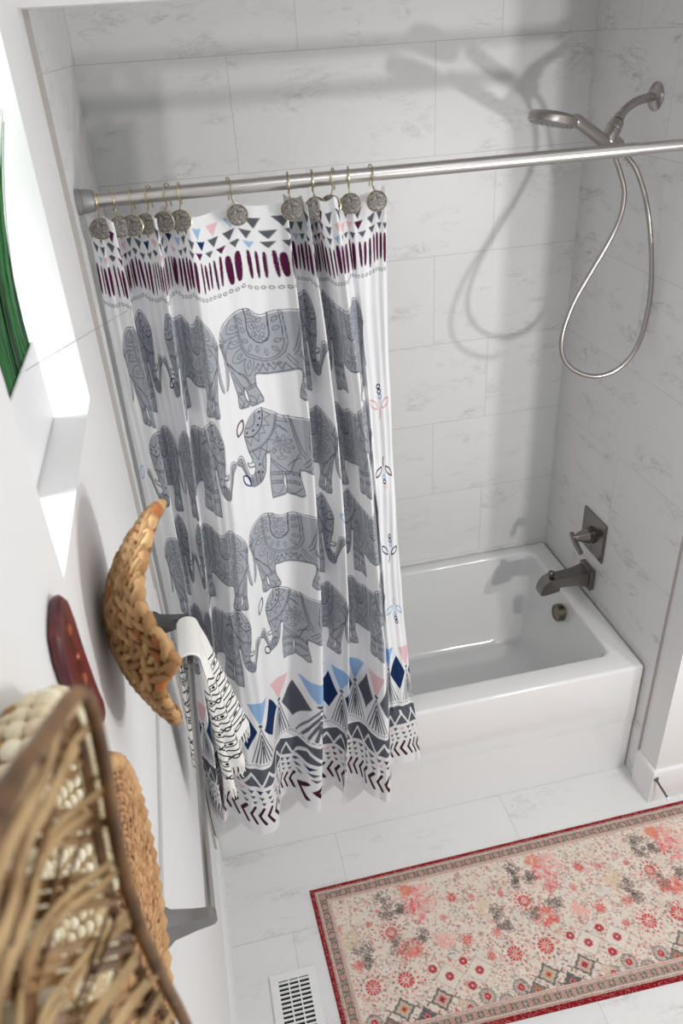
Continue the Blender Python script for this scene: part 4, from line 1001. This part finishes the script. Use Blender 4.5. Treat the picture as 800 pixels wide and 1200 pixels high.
def mandala(x, y, r, c, op=0.9):
    for k in range(12):
        a = 2 * math.pi * k / 12; rp.poly([(x + r * .25 * math.cos(a), y + r * .25 * math.sin(a)), (x + r * math.cos(a - .22), y + r * math.sin(a - .22)), (x + r * 1.06 * math.cos(a), y + r * 1.06 * math.sin(a)), (x + r * math.cos(a + .22), y + r * math.sin(a + .22))], c, op)
    rp.disc(x, y, r * .22, r * .22, srgb(226, 120, 110), op)
    rp.line(ell(x, y, r * 1.9, r * 1.9, n=28), 0.0018, LP, True, 0.6)
    for k in range(14):
        a = 2 * math.pi * k / 14; rp.disc(x + r * 1.6 * math.cos(a), y + r * 1.6 * math.sin(a), 0.0036, 0.0036, rr.choice((ROSE, GRY, RED)), 0.85)
def cluster(x, y, r, op=0.68):
    for k in range(15):
        a, q0 = rr.uniform(0, 6.3), rr.uniform(0.1, 1.3) * r; cx, cy = x + q0 * math.cos(a), y + q0 * math.sin(a)
        c = rr.choice((GRY, DGR, srgb(128, 118, 106)))
        rp.line(ell(cx, cy, 0.0066, 0.0066, n=9), 0.0028, c, True, op); rp.disc(cx, cy, 0.0018, 0.0018, rr.choice((c, ROSE)), op)
    for k in range(16):
        a, q0 = rr.uniform(0, 6.3), rr.uniform(0.2, 1.6) * r; rp.poly(leafp(x + q0 * math.cos(a), y + q0 * math.sin(a), 0.010, 0.0042, rr.uniform(0, 3.1)), rr.choice((GRY, DGR)), op)
def patch(x, y, rx, ry, c, op):
    for k in range(60):
        a, q0 = rr.uniform(0, 6.3), math.sqrt(rr.random()); cx, cy = x + rx * q0 * math.cos(a), y + ry * q0 * math.sin(a)
        rp.disc(cx, cy, rr.uniform(.003, .012), rr.uniform(.003, .009), c, op * rr.uniform(.15, .5), rr.uniform(0, 3))
    for k in range(int(26)):
        a, q0 = rr.uniform(0, 6.3), math.sqrt(rr.random()); cx, cy = x + rx * q0 * math.cos(a), y + ry * q0 * math.sin(a)
        rp.line([(cx + 0.010 * math.cos(a + j * .6), cy + 0.010 * math.sin(a + j * .6)) for j in range(5)], 0.0018, c, op=op)
def dia(x, y, h, c1, c2, c3):
    rp.poly([(x, y - h), (x + h * 1.1, y), (x, y + h), (x - h * 1.1, y)], CRM); P_ = []
    for k in range(4):
        a0 = math.pi / 2 * k - math.pi / 2; a1 = a0 + math.pi / 2
        for j in range(5):
            t = j / 5; e = (1.0 if j % 2 == 0 else 0.86); P_.append((x + e * h * 1.05 * (math.cos(a0) * (1 - t) + math.cos(a1) * t), y + e * h * (math.sin(a0) * (1 - t) + math.sin(a1) * t)))
    rp.poly(P_, c1, 0.85); rp.poly([(x + (a - x) * .72, y + (b - y) * .72) for a, b in P_], c2, 0.9); rp.poly([(x, y - h * .34), (x + h * .34, y), (x, y + h * .34), (x - h * .34, y)], c3); rp.disc(x, y, h * .12, h * .12, c1)
    for sg in (-1, 1): rp.line([(x + sg * h * 1.05, y), (x + sg * h * 1.3, y - h * .22)], 0.003, c1); rp.line([(x + sg * h * 1.05, y), (x + sg * h * 1.3, y + h * .22)], 0.003, c1)
for n in range(-1, 5):
    for k in range(46):
        x, y = n * PER + rr.uniform(0, PER), rr.uniform(0.07, RH - 0.14); c = rr.choice((GRY, srgb(150, 142, 132), ROSE, RED)); r0_ = rr.uniform(.005, .009)
        rp.line(ell(x, y, r0_, r0_, n=9), 0.0022, c, True, 0.6); rp.disc(x, y, .0024, .0024, rr.choice((c, RED)), 0.7)
for n in range(-1, 5):
    o_ = n * PER
    patch(o_ + 0.318, 0.135, 0.036, 0.062, DPINK, 0.8); patch(o_ + 0.352, 0.115, 0.032, 0.045, LP, 0.7); patch(o_ + 0.300, 0.085, 0.020, 0.018, ORG, 0.4)
    patch(o_ + 0.255, 0.270, 0.040, 0.028, srgb(214, 82, 72), 0.75); patch(o_ + 0.368, 0.270, 0.028, 0.022, LP, 0.6); patch(o_ + 0.085, 0.20, 0.03, 0.03, srgb(214, 190, 160), 0.5)
    for x, y, r in ((0.222, 0.097, .022), (0.220, 0.142, .020), (0.266, 0.138, .016), (0.120, 0.229, .024), (0.223, 0.245, .024), (0.122, 0.272, .018), (0.30, 0.24, .018)): cluster(o_ + x, y, r)
    for x, y, r, c in ((0.115, 0.354, .022, RED), (0.214, 0.354, .023, RED), (0.215, 0.207, .018, RED)): mandala(o_ + x, y, r, c)
    for x, y, r, c in ((-0.005, 0.283, .017, srgb(214, 60, 66)), (0.0, 0.144, .015, RED), (0.09, 0.283, .015, ROSE), (0.06, 0.155, .010, ROSE), (0.155, 0.165, .009, RED), (0.385, 0.20, .010, ROSE), (0.045, 0.345, .012, RED)): floret(o_ + x, y, r, c, ORG, 8); rp.line(ell(o_ + x, y, r * 1.1, r * 1.1), 0.0018, ROSE, True, 0.7)
    for x, y in ((0.341, 0.373), (0.299, 0.342), (0.395, 0.340), (0.395, 0.413), (0.432, 0.376)):
        big = (x, y) in ((0.341, 0.373), (0.432, 0.376))
        if big: rp.poly([(o_ + x, y - .040), (o_ + x + .044, y), (o_ + x, y + .040), (o_ + x - .044, y)], srgb(226, 214, 202), 0.75); rp.line([(o_ + x, y - .040), (o_ + x + .044, y), (o_ + x, y + .040), (o_ + x - .044, y)], 0.0015, GRY, True, 0.7)
        for k in range(7):
            a = 2 * math.pi * k / 7; rp.disc(o_ + x + .008 * math.cos(a), y + .008 * math.sin(a), .0055, .0055, srgb(178, 44, 60), .9)
    for x, y in ((0.425, 0.451), (0.091, 0.449), (0.036, 0.478), (0.365, 0.47)):
        for k in range(16):
            a = 2 * math.pi * k / 16; rp.disc(o_ + x + .021 * math.cos(a), y + .021 * math.sin(a), .0042, .0042, GRY, .7)
        rp.line(ell(o_ + x, y, .0145, .0145), .0028, srgb(150, 140, 132), True); rp.disc(o_ + x, y, .0105, .0105, srgb(176, 60, 76)); rp.disc(o_ + x, y, .004, .004, ORG)
    dia(o_ + 0.183, 0.432, 0.036, DGR, srgb(196, 182, 160), ORG); dia(o_ + 0.240, 0.465, 0.031, DGR, srgb(96, 92, 98), ROSE); dia(o_ + 0.297, 0.430, 0.036, DGR, srgb(206, 176, 162), srgb(190, 60, 74))
    dia(o_ + 0.133, 0.466, 0.028, DGR, srgb(140, 124, 112), ORG); dia(o_ + 0.350, 0.455, 0.018, TAN, srgb(214, 196, 180), LP); rp.poly([(o_ + 0.305, 0.485), (o_ + 0.325, 0.462), (o_ + 0.352, 0.485)], RED, .85)
# border: dark red edge, pale guard stripe, patterned band, inner guard
def inband(d0, d1, c, op=1.0):
    for P_ in ([(d0, d0), (RW, d0), (RW, d1), (d1, d1)], [(d0, d0), (d1, d1), (d1, RH - d1), (d0, RH - d0)], [(d0, RH - d0), (d1, RH - d1), (RW, RH - d1), (RW, RH - d0)]): rp.poly(P_, c, op)
inband(0.0, 0.060, srgb(204, 182, 170)); inband(0.0, 0.0155, RMAR); inband(0.018, 0.020, srgb(150, 122, 112)); inband(0.026, 0.048, srgb(164, 146, 134)); inband(0.0255, 0.0275, srgb(110, 92, 86)); inband(0.0465, 0.0485, srgb(110, 92, 86)); inband(0.053, 0.055, srgb(196, 130, 120), .8)
def along(pos, side, off):
    return (pos, off) if side == 0 else ((off, pos) if side == 1 else (pos, RH - off))
for side, length in ((0, RW), (1, RH - 0.03), (2, RW)):
    p_ = 0.04; k = 0
    while p_ < length:
        for _ in range(10):
            x, y = along(p_ + rr.uniform(0, .03), side, rr.uniform(.0145, .0545)); rp.disc(x, y, .0018, .0018, rr.choice((GRY, ROSE, srgb(226, 206, 192), DGR)), .55)
        x, y = along(p_, side, 0.037)
        if k % 2 == 0:
            rp.poly([(x - .007, y), (x, y - .007), (x + .007, y), (x, y + .007)], srgb(206, 148, 134), .8); rp.disc(x, y, .0022, .0022, srgb(184, 96, 88), .8)
        else:
            for sg in (-1, 1):
                for tq in (-1, 1):
                    a, b = along(p_ + sg * .006, side, 0.037 + tq * .0045); rp.poly(leafp(a, b, .011, .005, sg * tq * .8), DGR, .8)
        p_ += 0.0165; k += 1
# wear of the dark red edge
for k in range(260):
    sd = rr.choice((0, 1, 2)); x, y = along(rr.uniform(0, RW if sd != 1 else RH), sd, rr.uniform(0, .0125)); rp.disc(x, y, rr.uniform(.002, .012), .0012, srgb(190, 104, 104), .35)
rimg = rp.out(); m1, m0 = rimg.shape[:2]
rg2 = np.random.default_rng(1); rim2 = rg2.normal(0, 0.06, (m1, m0, 1)); fade = (rg2.random((m1, m0, 1)) < 0.10) * 0.35; rimg = np.clip((rimg * (1 - fade) + np.array(CRM) * fade) * (1 + rim2), 0, 1)
UU, VV2 = np.meshgrid((np.arange(m0)) / (m0 - 1) * RW, (np.arange(m1)) / (m1 - 1) * RH)
XR = 0.282 + UU + 0.036 * VV2; YR = -0.190 - VV2 * (1 + 0.03 * (UU - 0.5) / RH); ZR = 0.0065 + 0.0006 * np.sin(UU * 60) * np.sin(VV2 * 47)
ZR[0], ZR[-1], ZR[:, 0], ZR[:, -1] = 0.0005, 0.0005, 0.0005, 0.0005
ZR[1, 1:-1] = ZR[-2, 1:-1] = 0.0045; ZR[1:-1, 1] = ZR[1:-1, -2] = 0.0045
Vr = np.stack([XR, YR, ZR], -1).reshape(-1, 3); ixr = np.arange(m0 * m1).reshape(m1, m0)
Fr = np.stack([ixr[:-1, :-1], ixr[1:, :-1], ixr[1:, 1:], ixr[:-1, 1:]], -1).reshape(-1, 4)
tag(np_mesh('runner_rug', Vr, Fr, printed('rug_pile', 0.95, bump_s=500), colors=rimg.reshape(-1, 3)), 'faded red and cream patterned runner rug with a dark red edge on the marble floor', 'rug')

# ------------------------------------------------------------------ floor register
fv = empty('floor_register', (0.185, -0.58, 0)); tag(fv, 'white metal floor vent register beside the rug corner', 'floor vent')
VX0, VX1, VYA, VYB = 0.116, 0.254, -0.430, -0.745
bm = bmesh.new()
iX0, iX1, iYA, iYB = VX0 + 0.024, VX1 - 0.024, VYA - 0.022, VYB + 0.022
for a, b in (((VX0, VYB, 0.0005), (iX0, VYA, 0.006)), ((iX1, VYB, 0.0005), (VX1, VYA, 0.006)), ((iX0, iYA, 0.0005), (iX1, VYA, 0.006)), ((iX0, VYB, 0.0005), (iX1, iYB, 0.006))): box(bm, a, b)
from_bm('register_frame', bm, TRIMP, fv, smooth=False)
bm = bmesh.new(); y = iYA - 0.0065
while y > iYB: box(bm, (iX0, y - 0.0026, 0.0015), (iX1, y + 0.0026, 0.0054)); y -= 0.0128
for x in (iX0 + (iX1 - iX0) / 3, iX0 + (iX1 - iX0) * 2 / 3): box(bm, (x - 0.002, iYB, 0.0015), (x + 0.002, iYA, 0.0056))
from_bm('grille', bm, TRIMP, fv, smooth=False)
bm = bmesh.new(); box(bm, (iX0, iYB, 0.0004), (iX1, iYA, 0.0012)); from_bm('duct_shade_plate', bm, DARK, fv, smooth=False)  # flat black plate standing in for the shade inside the duct

# ------------------------------------------------------------------ door stop
ds = empty('door_stop', (1.524, -0.166, 0.122)); tag(ds, 'small metal door stop sticking out of the right baseboard above the rug', 'door stop')
bm = bmesh.new(); lathe(bm, (1.524, -0.1655, 0.124), (0.24, -0.85, -0.5), [(0, 0), (0, 0.010), (0.004, 0.009), (0.008, 0.005), (0.008, 0)], 16)
hh = [Vector((1.524, -0.170, 0.121)) + Vector((0.016, -0.052, -0.034)) * t for t in [i / 60 for i in range(61)]]
tube(bm, hh, [0.0036 + 0.0007 * (i % 2) for i in range(61)], 10); from_bm('spring', bm, NICKELD, ds)
bm = bmesh.new(); lathe(bm, hh[-1], (0.24, -0.85, -0.5), [(-0.002, 0), (-0.002, 0.006), (0.006, 0.0065), (0.009, 0.004), (0.009, 0)], 16); from_bm('rubber_tip', bm, TRIMP, ds)
